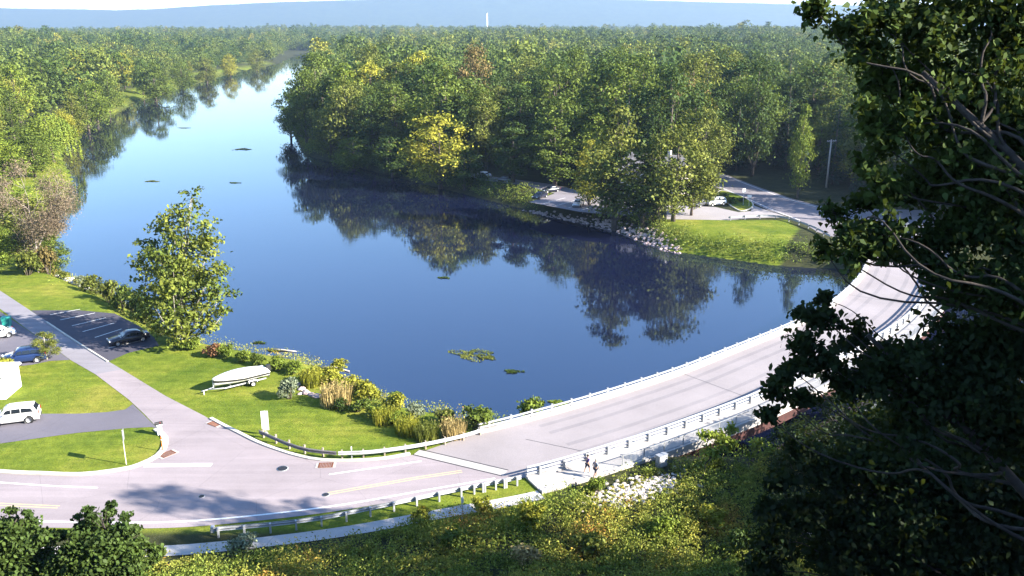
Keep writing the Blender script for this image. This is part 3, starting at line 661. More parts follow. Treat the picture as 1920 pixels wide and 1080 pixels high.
# trees read off the photograph: kind, base pixel (bank top), pixel of the top, width in pixels, leaves, label
def ptree(kind, bx, by, ty, wpx, leaf, label, name="tree", z=0.0, group=None, bark=None):
    p = P(bx, by, z); lo, hi = 1.0, 60.0
    for _ in range(30):
        m = (lo + hi) / 2
        if project((p.x, p.y, z + m))[1] > ty: lo = m
        else: hi = m
    d = project((p.x, p.y, z + lo * 0.5))[2]
    return tree(kind, p.x, p.y, lo, wpx * d / F_PX, leaf, label, name, group, z=gz(p.x, p.y), bark=bark)
KEY = [
 # right bank, front row from the point to the road
 ("broad0", 575, 262, 118, 90, 'green', "green tree at the tip of the wooded point across the river"),
 ("broad1", 655, 285, 140, 95, 'olive', "olive tree second from the tip of the wooded point"),
 ("broad2", 545, 245, 150, 60, 'dark', "small dark tree leaning out at the tip of the wooded point"),
 ("broad3", 620, 280, 190, 90, 'olive', "low olive tree over dark water near the wooded point"),
 ("broad4", 662, 300, 230, 74, 'green', "small green tree at the water's edge on the wooded point"),
 ("oval1", 745, 290, 165, 90, 'green', "green tree left of the golden olive waterside tree"),
 ("broad5", 825, 332, 185, 140, 'yellow', "golden olive tree overhanging the far bank left of the car park"),
 ("broad6", 790, 252, 92, 84, 'yellow', "bright yellow tree rising above the middle of the far wood"),
 ("broad1", 720, 240, 105, 85, 'green', "broad green tree left of the bright yellow tree"),
 ("broad3", 700, 225, 82, 74, 'olive', "olive tree behind the wooded point, left of the yellow tree"),
 ("broad0", 890, 262, 80, 88, 'rust', "large brownish tree right of the bright yellow tree"),
 ("broad4", 880, 300, 140, 110, 'dark', "dark round tree below the brownish tree"),
 ("broad2", 955, 300, 175, 100, 'dark', "dark tree behind the pale boat landing in the car park"),
 ("oval0", 1040, 350, 215, 92, 'green', "narrow leafy green tree standing over the riverside car park"),
 ("oval2", 962, 342, 220, 78, 'dark', "dark narrow tree left of the narrow leafy one by the car park"),
 ("oval3", 1152, 405, 160, 140, 'olive', "tallest olive brown tree on the bank beside the car park"),
 ("oval1", 1105, 385, 250, 70, 'yellow', "yellowing small tree leaning on the tallest olive tree"),
 ("broad5", 1262, 415, 228, 150, 'olive', "wide pale olive tree in front of the cream house"),
 ("oval0", 1205, 412, 270, 90, 'green', "green tree between the tallest olive tree and the wide pale one"),
 ("oval2", 1320, 310, 175, 60, 'yellow', "small yellow green tree above the far road bend"),
 ("broad6", 1290, 300, 95, 100, 'olive', "large light olive tree in the wood above the cream house"),
 ("oval3", 1495, 372, 190, 48, 'bright', "slim bright green tree lit beside the left utility pole"),
 ("broad4", 1200, 290, 100, 95, 'green', "green tree in the wood left of the large light olive one"),
 ("broad0", 1075, 260, 85, 78, 'green', "tall green tree left of the white roofed house"),
 ("oval1", 1410, 330, 110, 80, 'dark', "tall dark tree above the shaded far road"),
 ("conifer0", 1190, 320, 205, 50, 'blue', "dark spruce behind the tallest olive tree"),
 ("conifer1", 1560, 345, 190, 60, 'blue', "grey green spruce behind the right utility pole"),
 ("conifer0", 1380, 320, 180, 45, 'blue', "slim dark spruce above the shaded far road"),
 ("broad2", 1296, 404, 262, 80, 'olive', "olive tree hiding the right end of the cream house"),
 ("oval2", 1232, 408, 240, 70, 'bright', "lighter green tree left of the cream house"),
 ("broad2", 870, 338, 258, 80, 'dark', "dark tree right of the golden olive waterside tree"),
 ("broad0", 735, 312, 232, 90, 'dark', "dark low tree at the water left of the golden olive tree"),
 # left bank
 ("willow0", 98, 294, 195, 100, 'bright', "weeping willow with pale trailing branches on the left bank"),
 ("broad2", 36, 308, 235, 110, 'green', "rounded mid green tree at the left edge beside the willow"),
 ("broad1", 118, 256, 190, 56, 'yellow', "yellow tree behind the weeping willow"),
 ("broad5", 40, 245, 118, 84, 'bright', "bright yellow green tree at the left edge above the willow"),
 ("broad3", 165, 232, 138, 84, 'green', "big green tree on the left bank beyond the willow"),
 ("broad4", 292, 180, 98, 62, 'green', "dense green tree on the left bank behind the clearing"),
 ("broad6", 235, 168, 96, 46, 'yellow', "yellow tree on the left bank left of the dense green one"),
 ("broad0", 195, 160, 90, 50, 'olive', "olive tree behind the yellow trees on the left bank"),
 ("oval1", 150, 175, 95, 60, 'yellow', "narrow yellow tree on the left bank above the big green one"),
 ("broad1", 342, 161, 98, 46, 'green', "green waterside tree right of the clearing on the left bank"),
 ("broad2", 388, 148, 92, 40, 'olive', "olive waterside tree further up the left bank"),
 ("broad5", 432, 137, 88, 36, 'yellow', "pale yellow waterside tree far up the left bank"),
 ("broad3", 482, 127, 82, 34, 'olive', "farthest olive waterside tree before the river bends away"),
 ("broad4", 85, 200, 108, 62, 'dark', "dark green tree near the left edge above the willow"),
 ("broad1", 205, 205, 122, 52, 'green', "mid green tree left of the clearing on the left bank"),
 ("oval0", 182, 220, 132, 46, 'bright', "bright green tree on the left bank right of the big green one"),
 ("broad6", 66, 332, 252, 84, 'green', "green tree below the willow on the left bank"),
 ("broad0", 12, 345, 260, 96, 'bright', "bright green tree at the left edge below the willow"),
 ("oval3", 140, 250, 150, 50, 'olive', "olive tree right of the willow on the left bank"),
 ("broad2", 268, 172, 104, 40, 'dark', "dark tree right behind the clearing on the left bank"),
 # near left
 ("broad5", 5, 420, 325, 120, 'bright', "yellow green tree at the left edge behind the bare tree"),
 ("broad1", -12, 512, 415, 90, 'bright', "bright lime tree at the left edge beside the lawn"),
 ("oval2", 60, 470, 345, 100, 'olive', "olive tree half hidden behind the bare tree"),
 ("broad6", 100, 500, 420, 60, 'green', "short green tree right of the bare tree at the water"),
]
for k in KEY: ptree(*k, group="waterside trees" if k[6].find("bank") > 0 else None)

# lone tree on the near bank, tall with gaps and a pale stem
def lone_tree():
    rng = np.random.default_rng(7); p = P(346, 648, -0.2); h = 20.0
    L = [(2.9, 0, 18.3, 1.0), (2.2, .3, 16.6, 1.5), (0.4, -.6, 15.6, 1.3), (3.6, .2, 14.9, 1.4), (-1.2, .6, 13.6, 1.5), (1.6, -1, 13.6, 1.9), (-3.1, 0, 12.4, 1.1), (4.2, 0.4, 12.4, 1.4), (0, 1, 11.4, 2.1), (-2.4, -.8, 10.6, 1.7),
         (2.8, .8, 10.6, 1.9), (-4.1, .5, 9.0, 1.3), (4.6, -.6, 9.2, 1.5), (.6, -1.4, 8.8, 2.1), (-2.2, 1.4, 7.6, 2.0), (3.2, -.2, 7.2, 2.0), (-4.6, -.3, 6.4, 1.3), (5.0, .3, 6.2, 1.4), (0.2, .6, 5.8, 2.3), (-2.8, -1, 4.8, 1.9), (2.8, 1, 4.6, 1.9), (5.2, 0, 4.0, 1.1), (-1.0, -1.2, 3.4, 1.7), (-4.2, .2, 3.6, 1.2), (1.2, 0.4, 2.4, 1.6), (-1.8, -.6, 1.8, 1.3), (3.0, -.4, 2.6, 1.3), (0.2, -.8, 1.3, 1.1)]
    L += [(x * .25, (1 if i % 2 else -1) * abs(x) * .95, z - .5, r) for i, (x, y, z, r) in enumerate(L) if abs(x) > 1.5 and z < 13]
    c = quads_mesh("crown", crown_from_lobes(rng, L, 760, 15, 0.46, spread=0.28, inner=0.12))
    r = thing("tree", "tall lone tree with pale trunk on the near bank beside the dark car", "tree", (p.x, p.y, gz(p.x, p.y)))
    obj("crown", c, foliage("leaves_lone_tree", (0.044, 0.068, 0.011), (0.130, 0.140, 0.022)), r)
    obj("trunk", limb_mesh(rng, L, 19.5, 2.5, 0.26), mat("bark_grey_pale", (0.30, 0.27, 0.23), 0.9, var=0.35, scale=4, bump=0.5), r)
lone_tree()
# bare, dying tree with pale limbs and thin brown twigs
def bare_tree():
    rng = np.random.default_rng(11); p = P(72, 512, -0.2); h = 14.5; m = MB(); tw = []
    def grow(a, d, ln, r, lvl):
        pts = [a]; q = a
        for i in range(3):
            d = (d + Vector(rng.normal(0, 0.13, 3)) + Vector((0, 0, 0.05))).normalized(); q = q + d * ln / 3; pts.append(q)
        m.tube(pts, [r, r * 0.85, r * 0.68, r * 0.5], 6)
        if lvl >= 4:
            for _ in range(60): tw.append(q + Vector(rng.normal(0, 0.62, 3)))
            return
        for k in range(3 if lvl < 3 else 4):
            ax = Vector(rng.normal(0, 1, 3)); ax = (ax - d * ax.dot(d)).normalized()
            nd = (d * rng.uniform(0.55, 0.9) + ax * rng.uniform(0.5, 0.85)).normalized(); grow(pts[1 + k % 3] if lvl < 2 else q, nd, ln * rng.uniform(0.55, 0.78), r * 0.52, lvl + 1)
        if lvl < 3: grow(q, d, ln * 0.75, r * 0.55, lvl + 1)
    grow(Vector((0, 0, -0.3)), Vector((0.03, 0, 1)), h * 0.40, 0.20, 0)
    r = thing("bare_tree", "bare dying tree with pale limbs and brown twigs beside the water", "tree", (p.x, p.y, gz(p.x, p.y)))
    obj("trunk", m.mesh("trunk"), mat("bark_dead_grey", (0.33, 0.28, 0.24), 0.9, var=0.3, scale=4, bump=0.5), r)
    pos = np.array([tuple(t) for t in tw]); pos = pos[pos[:, 2] > 2.0]
    obj("crown", quads_mesh("crown", leaf_cloud(rng, pos, np.zeros_like(pos), 0.34, 0.30, 1.0)), foliage("dry_brown_twigs", (0.13, 0.098, 0.066), (0.23, 0.175, 0.120), boost=1.1), r)
bare_tree()

# the far wood: the rows one can still tell apart are single trees
def far_land(x, y):
    return float(river_sd(np.array([x]), np.array([y]))[0])
KEEP_CLEAR = [[P2(*p) for p in q] for q in (
    ((1290, 300), (1340, 312), (1480, 368), (1760, 390), (1760, 470), (1440, 500), (1230, 470), (1200, 410), (1150, 412), (980, 395), (860, 345), (860, 322), (1000, 330), (1150, 362), (1250, 380), (1330, 365)),
    ((200, 195), (280, 195), (300, 176), (225, 176)))]
fr = random.Random(3); spots = []
placed = [(t[0].location.x, t[0].location.y) for t in TREES]
ZONES = [(0, 560, "on the left bank"), (560, 760, "behind the point"), (760, 960, "around the yellow tree"), (960, 1130, "behind the car park"),
         (1130, 1330, "above the cream house"), (1330, 1470, "above the far road"), (1470, 1620, "behind the poles"), (1620, 1930, "behind the near trees")]
cand = []
for j in range(60):
    for i in range(100):
        x = -280 + i * 9.8 + (j % 2) * 4.9 + fr.uniform(-3, 3); y = 168 + j * 8.8 + fr.uniform(-2.8, 2.8)
        if y > 350 or abs(x) > 0.60 * y + 4 or (x > 0.42 * y and y > 215 and fr.random() < .62): continue
        cand.append((x, y))
sd_ = river_sd(np.array([c[0] for c in cand]), np.array([c[1] for c in cand]))
clr = np.zeros(len(cand), bool)
for q in KEEP_CLEAR: clr |= in_poly(np.array([c[0] for c in cand]), np.array([c[1] for c in cand]), q)
def hidden_house(x, y):
    for q in (P(1549, 352), P(1507, 350)):
        d = math.hypot(q.x, q.y); cr = abs(x * q.y - y * q.x) / d; al = d - (x * q.x + y * q.y) / d
        if cr < 6.5 and -3 < al < 60: return True
    for hx, hy, r_ in HOUSES:
        if math.hypot(x - hx, y - hy) < r_: return True
        t = 0
        d = math.hypot(hx, hy); cross = abs(x * hy - y * hx) / d; along_ = (x * hx + y * hy) / d
        if cross < r_ * 0.45 and 0 < d - along_ < 24: return True
    return False
h1 = P(1300, 378); HOUSES = [(h1.x - 6, h1.y + 9, 11)]
rows = {}
n_fill = 0
for (x, y), s, c in zip(cand, sd_, clr):
    if s < (17 if x < -60 and x < -0.35 * y else 6.5) or c: continue
    if any((x - a) ** 2 + (y - b) ** 2 < 48 for a, b in placed): continue
    if hidden_house(x, y): continue
    placed.append((x, y))
    n_fill += 1
    px, py, d = project((x, y, 14)); u = fr.random()
    k = fr.random(); kind = "conifer%d" % fr.randrange(2) if (px > 1130 and k < 0.16) else ("oval%d" % fr.randrange(4) if k < 0.45 else "broad%d" % fr.randrange(7))
    left = px < 560
    if kind.startswith("conifer"): leaf = 'blue'
    elif left: leaf = 'green' if u < 0.4 else 'olive' if u < 0.62 else 'bright' if u < 0.85 else 'yellow'
    else: leaf = 'dark' if u < 0.42 else 'green' if u < 0.70 else 'olive' if u < 0.90 else 'bright' if u < 0.955 else 'yellow' if u < 0.98 else 'rust'
    h = fr.uniform(13, 28) * (1.06 if px > 1000 else 1) * (0.8 if left else 1); w = h * fr.uniform(0.50, 0.62) if kind[0] == 'o' else h * fr.uniform(0.66, 0.84) if kind[0] == 'b' else h * 0.36
    o = tree(kind, x, y, h, w, leaf)
    zone = next((z for z in ZONES if z[0] <= px < z[1]), ZONES[0] if px < 560 else ZONES[-1])
    row = "front" if s < 22 else "middle" if y < 285 else "back"
    rows.setdefault((leaf, zone[2], row), []).append((px, o))
CW = {'dark': "dark green", 'green': "mid green", 'olive': "olive", 'bright': "bright green", 'yellow': "yellow", 'rust': "brownish", 'blue': "blue green conifer"}
ORD = ["", "second", "third", "fourth", "fifth", "sixth", "seventh", "eighth", "ninth", "tenth", "eleventh", "twelfth", "thirteenth", "fourteenth", "fifteenth", "sixteenth"]
for (leaf, zone, row), lst in rows.items():
    lst.sort(key=lambda t: t[0])
    for i, (px, o) in enumerate(lst):
        n = len(lst); wd = CW[leaf] + ("" if "conifer" in CW[leaf] else " wood tree")
        rk = "" if n == 1 else ", leftmost such" if i == 0 else ", rightmost such" if i == n - 1 else f", {ORD[min(i, 15)]} such from left"
        o["label"] = f"{wd} {zone}, {row} row{rk}"; o["group"] = f"trees {zone}"

# beyond that the wood reads as one mass: one object of low tree crowns
def far_wood():
    rng = np.random.default_rng(9); pts = []
    def ring(y0, y1, sp):
        y = y0
        while y < y1:
            s = sp(y); hw = 0.64 * y + 25; n = int(2 * hw / s); x = -hw + np.arange(n) * s + rng.uniform(-0.45, 0.45, n) * s
            pts.append(np.stack([x, y + rng.uniform(-0.45, 0.45, n) * s], -1)); y += s * 0.85
    ring(300, 900, lambda y: 11 + (y - 300) * 0.005); ring(900, 4300, lambda y: 14.5 + (y - 900) * 0.0065)
    p = np.concatenate(pts); sd = river_sd(p[:, 0], p[:, 1]); keep = sd > np.where(p[:, 0] < -.27 * p[:, 1], 17, 9)
    near = (p[:, 1] < 400); pl = np.array(placed)
    dmin = np.full(len(p), 99.0)
    for k in np.where(near)[0]: dmin[k] = np.sqrt(((pl - p[k]) ** 2).sum(1).min())
    keep &= ~(near & (dmin < 7.0)); keep &= ~((p[:, 1] < 345) & ((p[:, 0] < .42 * p[:, 1]) | (p[:, 1] < 318)))
    for q in KEEP_CLEAR: keep &= ~in_poly(p[:, 0], p[:, 1], q)
    for hx, hy, hr_ in FARHOUSES:
        d = math.hypot(hx, hy); cr = np.abs(p[:, 0] * hy - p[:, 1] * hx) / d; al = d - (p[:, 0] * hx + p[:, 1] * hy) / d
        keep &= ~((cr < hr_) & (al > -hr_) & (al < 95))
    p = p[keep]; n = len(p)
    m = bpy.data.meshes.new("wood"); m.vertices.add(n)
    z = ground_z(p[:, 0], p[:, 1]) - 0.4; m.vertices.foreach_set("co", np.stack([p[:, 0], p[:, 1], z], -1).astype(np.float32).ravel())
    hs = (0.64 + 0.88 * rng.random(n) ** 1.9) * (1 + .15 * np.sin(p[:, 0] / 37 + 2 * np.sin(p[:, 1] / 60))) * np.where(p[:, 0] < -0.27 * p[:, 1], 0.86, 1.0)
    for nm, val in (("hs", hs), ("rot", rng.uniform(0, 6.28, n)), ("pick", rng.integers(0, 5, n).astype(float))):
        a = m.attributes.new(nm, 'FLOAT', 'POINT'); a.data.foreach_set("value", val.astype(np.float32))
    m.update()
    o = obj("wood", m); tag(o, "endless mixed woodland spreading to the foot of the ridge", kind="stuff")
    ng = bpy.data.node_groups.new("scatter_trees", 'GeometryNodeTree')
    ng.interface.new_socket("Geometry", in_out='INPUT', socket_type='NodeSocketGeometry'); ng.interface.new_socket("Geometry", in_out='OUTPUT', socket_type='NodeSocketGeometry')
    N = ng.nodes; Lk = ng.links.new; gi = N.new("NodeGroupInput"); go = N.new("NodeGroupOutput"); jn = N.new("GeometryNodeJoinGeometry")
    def at(nm): a = N.new("GeometryNodeInputNamedAttribute"); a.data_type = 'FLOAT'; a.inputs[0].default_value = nm; return a.outputs[0]
    cz = N.new("ShaderNodeCombineXYZ"); Lk(at("rot"), cz.inputs[2])
    for k in range(5):
        oi = N.new("GeometryNodeObjectInfo"); oi.inputs["Object"].default_value = FAR_SRC[k]; oi.transform_space = 'ORIGINAL'
        cmp = N.new("FunctionNodeCompare"); cmp.data_type = 'FLOAT'; cmp.operation = 'EQUAL'; Lk(at("pick"), cmp.inputs[0]); cmp.inputs[1].default_value = k; cmp.inputs["Epsilon"].default_value = 0.1
        ip = N.new("GeometryNodeInstanceOnPoints"); Lk(gi.outputs[0], ip.inputs["Points"]); Lk(cmp.outputs[0], ip.inputs["Selection"]); Lk(oi.outputs["Geometry"], ip.inputs["Instance"])
        Lk(cz.outputs[0], ip.inputs["Rotation"]); Lk(at("hs"), ip.inputs["Scale"]); Lk(ip.outputs[0], jn.inputs[0])
    Lk(jn.outputs[0], go.inputs[0]); md = o.modifiers.new("scatter", 'NODES'); md.node_group = ng
FAR_SRC = []
for k, (x, y) in enumerate(((-40, 346), (40, 350), (90, 342), (150, 348), (190, 344))):
    c, t, h0, w0 = CROWNS[f"far{k}"]; c.materials.clear(); c.materials.append(LEAF_MIX)
    r = thing("tree", ["rounded tree in the back of the wood behind the point", "rounded tree in the back of the wood above the yellow tree", "rounded tree in the back of the wood above the car park", "rounded tree in the back of the wood above the far road", "rounded tree in the back of the wood behind the poles"][k], "tree", (x, y, -0.3), 0, "trees at the back of the wood")
    FAR_SRC.append(obj("crown", c, None, r)); obj("trunk", t, None, r)
fh1, fh2, fh3 = P(1103, 150, 0), P(1112, 112, 0), P(940, 170, 0)
FARHOUSES = [(fh1.x, fh1.y, 8), (fh2.x, fh2.y, 10)]
far_wood()

# ------------------------------------------------------------------ buildings, poles, signs on the far bank
def gable_house(name, label, loc, rz, L, W, H, RH, mw, mr, windows=()):
    t = thing(name, label, "house", loc, rz)
    wl = MB(); x, y = L / 2, W / 2
    wl.add([(-x, -y, -0.3), (x, -y, -0.3), (x, y, -0.3), (-x, y, -0.3), (-x, -y, H), (x, -y, H), (x, y, H), (-x, y, H), (-x, 0, H + RH), (x, 0, H + RH)],
           [(0, 1, 5, 4), (2, 3, 7, 6), (1, 2, 6, 9, 5), (3, 0, 4, 8, 7)]); wl.build("wall", mw, t)
    o = 0.45; dz = RH / y * o
    rf = MB()
    for s in (-1, 1):
        a, b, c, d = (-x - o, s * (y + o), H - dz), (x + o, s * (y + o), H - dz), (x + o, 0, H + RH), (-x - o, 0, H + RH)
        up = lambda p: (p[0], p[1], p[2] + 0.16); lo = lambda p: (p[0], p[1], p[2] + 0.02)
        vs = [lo(a), lo(b), lo(c), lo(d), up(a), up(b), up(c), up(d)]
        fs = [(3, 2, 1, 0), (4, 5, 6, 7), (0, 1, 5, 4), (1, 2, 6, 5), (2, 3, 7, 6), (3, 0, 4, 7)]
        rf.add(vs, fs if s < 0 else [f[::-1] for f in fs])
    r = rf.build("roof", mr, t); MB().box((x * 0.4, 0, H + RH + 0.4), (0.7, 0.7, 1.3)).build("chimney", PLASTER, r)
    for side, u, z, w, h in windows:
        nx_ = {'f': (0, -1), 'r': (1, 0), 'l': (-1, 0)}[side]
        c = (u, -y - 0.03, z) if side == 'f' else (x + 0.03 if side == 'r' else -x - 0.03, u, z); dm = (w, 0.06, h) if side == 'f' else (0.06, w, h)
        wo = MB().box(c, dm).build("window" if h < 1.8 else "door", GLASS if h < 1.8 else WHITE, t)
        for s in (-1, 1):
            MB().box((c[0] + (s * (w / 2 + 0.05) if side == 'f' else 0), c[1] + (s * (w / 2 + 0.05) if side != 'f' else 0), c[2]), (0.1, 0.1, h + 0.2) if side == 'f' else (0.1, 0.1, h + 0.2)).build("frame", WHITE, wo)
            MB().box((c[0], c[1], c[2] + s * (h / 2 + 0.05)), (w, 0.12, 0.1) if side == 'f' else (0.12, w, 0.1)).build("frame", WHITE, wo)
    return t
win2 = [('f', u, z, 1.0, 1.35) for z in (1.6, 4.4) for u in (-4.5, -1.6, 1.6, 4.5)] + [('r', u, z, 1.0, 1.35) for z in (1.6, 4.4) for u in (-2, 2)]
gable_house("house", "cream two storey house half hidden behind the wide pale olive tree", (h1.x - 7, h1.y + 8, 0), R(-28), 14, 9, 6.0, 3.2, PLASTER, ROOF, win2)
gable_house("house", "small white roofed house in a gap of the wood", (fh1.x, fh1.y, 0), R(35), 16, 11, 6.5, 4.5, WHITE, ROOF_W, [('f', -3, 2, 1.2, 1.5), ('f', 3, 2, 1.2, 1.5)])
gable_house("house", "distant white house above the white roofed house", (fh2.x, fh2.y, 0), R(-20), 14, 10, 9, 5, WHITE, ROOF, [('f', -3, 5, 1.2, 1.5), ('f', 3, 5, 1.2, 1.5)])
st = thing("chimney_stack", "thin white chimney stack standing above the far wood", "chimney", (-66, 2450, 0))
MB().lathe((0, 0, 0), [(2.4, -1), (2.0, 30), (1.7, 68)], 18).build("shaft", WHITE, st); MB().lathe((0, 0, 68.02), [(2.0, 0), (2.0, 1.6)], 18).build("rim", STEEL_DULL, st)

def pole(px, py, ty, label, m, arms=1):
    p = P(px, py); h = 4.0
    while project((p.x, p.y, h))[1] > ty: h += 0.1
    t = thing("utility_pole", label, "pole", (p.x, p.y, 0), R(18))
    MB().tube([(0, 0, -0.3), (0.06, 0, h * 0.5), (0.12, 0, h)], [0.23, 0.20, 0.16], 9).build("shaft", m, t)
    for k in range(arms):
        c = MB().box((0.12, -0.14, h - 0.35 - k * 0.9), (2.5, 0.12, 0.13)).build("crossarm", m, t)
        for x in (-1.0, -0.45, 0.65, 1.2): MB().lathe((x + 0.05, -0.14, h - 0.28 - k * 0.9), [(0.035, 0), (0.07, 0.06), (0.05, 0.16)], 8).build("insulator", WHITE, c)
    for s in (-1, 1): MB().tube([(0.12, -0.1, h - 1.3), (0.12 + s * 0.8, -0.12, h - 0.42)], 0.025, 5).build("brace", STEEL_DULL, t)
pole(1549, 352, 262, "pale wooden utility pole with one crossarm beside the far road", mat("bleached_timber", (0.52, 0.46, 0.40), 0.9, var=0.2, scale=6))
pole(1505, 350, 250, "darker utility pole with transformer left of the pale pole", mat("dark_timber", (0.10, 0.12, 0.09), 0.9, var=0.3, scale=6), 2)
tp = [o for o in COL.objects if o.name.startswith("utility_pole")][-1]
MB().lathe((0.45, -0.1, 7.6), [(0.26, 0), (0.28, 0.1), (0.28, 0.85), (0.2, 0.95)], 14).build("transformer", STEEL, tp)
def sign_post(px, py, h, bw, bh, rz, label, board=WHITE, name="road_sign", loc=None, bm=None):
    p = P(px, py); t = thing(name, label, "sign", (p.x, p.y, 0.0), rz)
    MB().box((0, 0, h / 2 - 0.1), (0.08, 0.06, h + 0.2)).build("post", bm or STEEL, t)
    b = MB().box((0, -0.06, h - bh / 2), (bw, 0.03, bh)).build("board", board, t)
    MB().box((0, -0.041, h - bh / 2), (bw * 0.7, 0.03, 0.06)).build("bracket", STEEL_DULL, b)
    return t
sign_post(1393, 386, 3.8, 0.75, 0.9, R(20), "white sign on a tall post on the far traffic island")
sign_post(1404, 388, 2.6, 0.9, 0.6, R(-10), "lower white sign right of the tall one on the far island")
sign_post(237, 871, 3.3, 0.75, 0.95, R(106), "road sign seen edge on, standing on the lawn by the kerb", STEEL_DULL, bm=mat("pale_timber_post", (0.62, 0.58, 0.48), 0.8, scale=5))
t = sign_post(499, 815, 2.45, 0.66, 1.95, R(6), "tall narrow white sign board at the start of the dark guardrail")
MB().box((0, -0.02, 0.1), (0.5, 0.5, 0.25), 0.3, 0.7).build("footing", CONC, t)
sign_post(867, 972, 1.9, 0.22, 0.5, R(25), "thin marker post in front of the galvanised guardrail", WHITE)
sign_post(660, 860, 1.2, 0.10, 0.3, R(10), "small white marker post behind the dark guardrail", WHITE)
# mailbox with white post and orange marker rod
p = P(300, 815); t = thing("mailbox", "black mailbox on a white post at the driveway corner", "mailbox", (p.x, p.y, 0.02), R(35))
MB().box((0, 0, 0.50), (0.42, 0.34, 1.0), 0, 0.92).build("post", WHITE, t); MB().box((0, 0, 1.02), (0.5, 0.42, 0.05)).build("shelf", WHITE, t)
ring = lambda x: [(x, -0.13, 1.05), (x, 0.13, 1.05), (x, 0.13, 1.2), (x, 0.10, 1.28), (x, 0.0, 1.32), (x, -0.10, 1.28), (x, -0.13, 1.2)]
b = MB().loft([ring(-0.34), ring(0.34)], False).build("box", DARKPL, t); MB().box((0.1, -0.145, 1.24), (0.03, 0.02, 0.16)).build("flag", REDL, b)
p = P(305, 846); t = thing("marker_rod", "orange marker rod at the kerb beside the mailbox", "marker", (p.x, p.y, 0.1))
MB().tube([(0, 0, -0.2), (0, 0, 1.35)], 0.045, 8).build("rod", ORANGE, t); MB().tube([(0, 0, 1.0), (0, 0, 1.1)], 0.055, 8).build("band", WHITE, t)

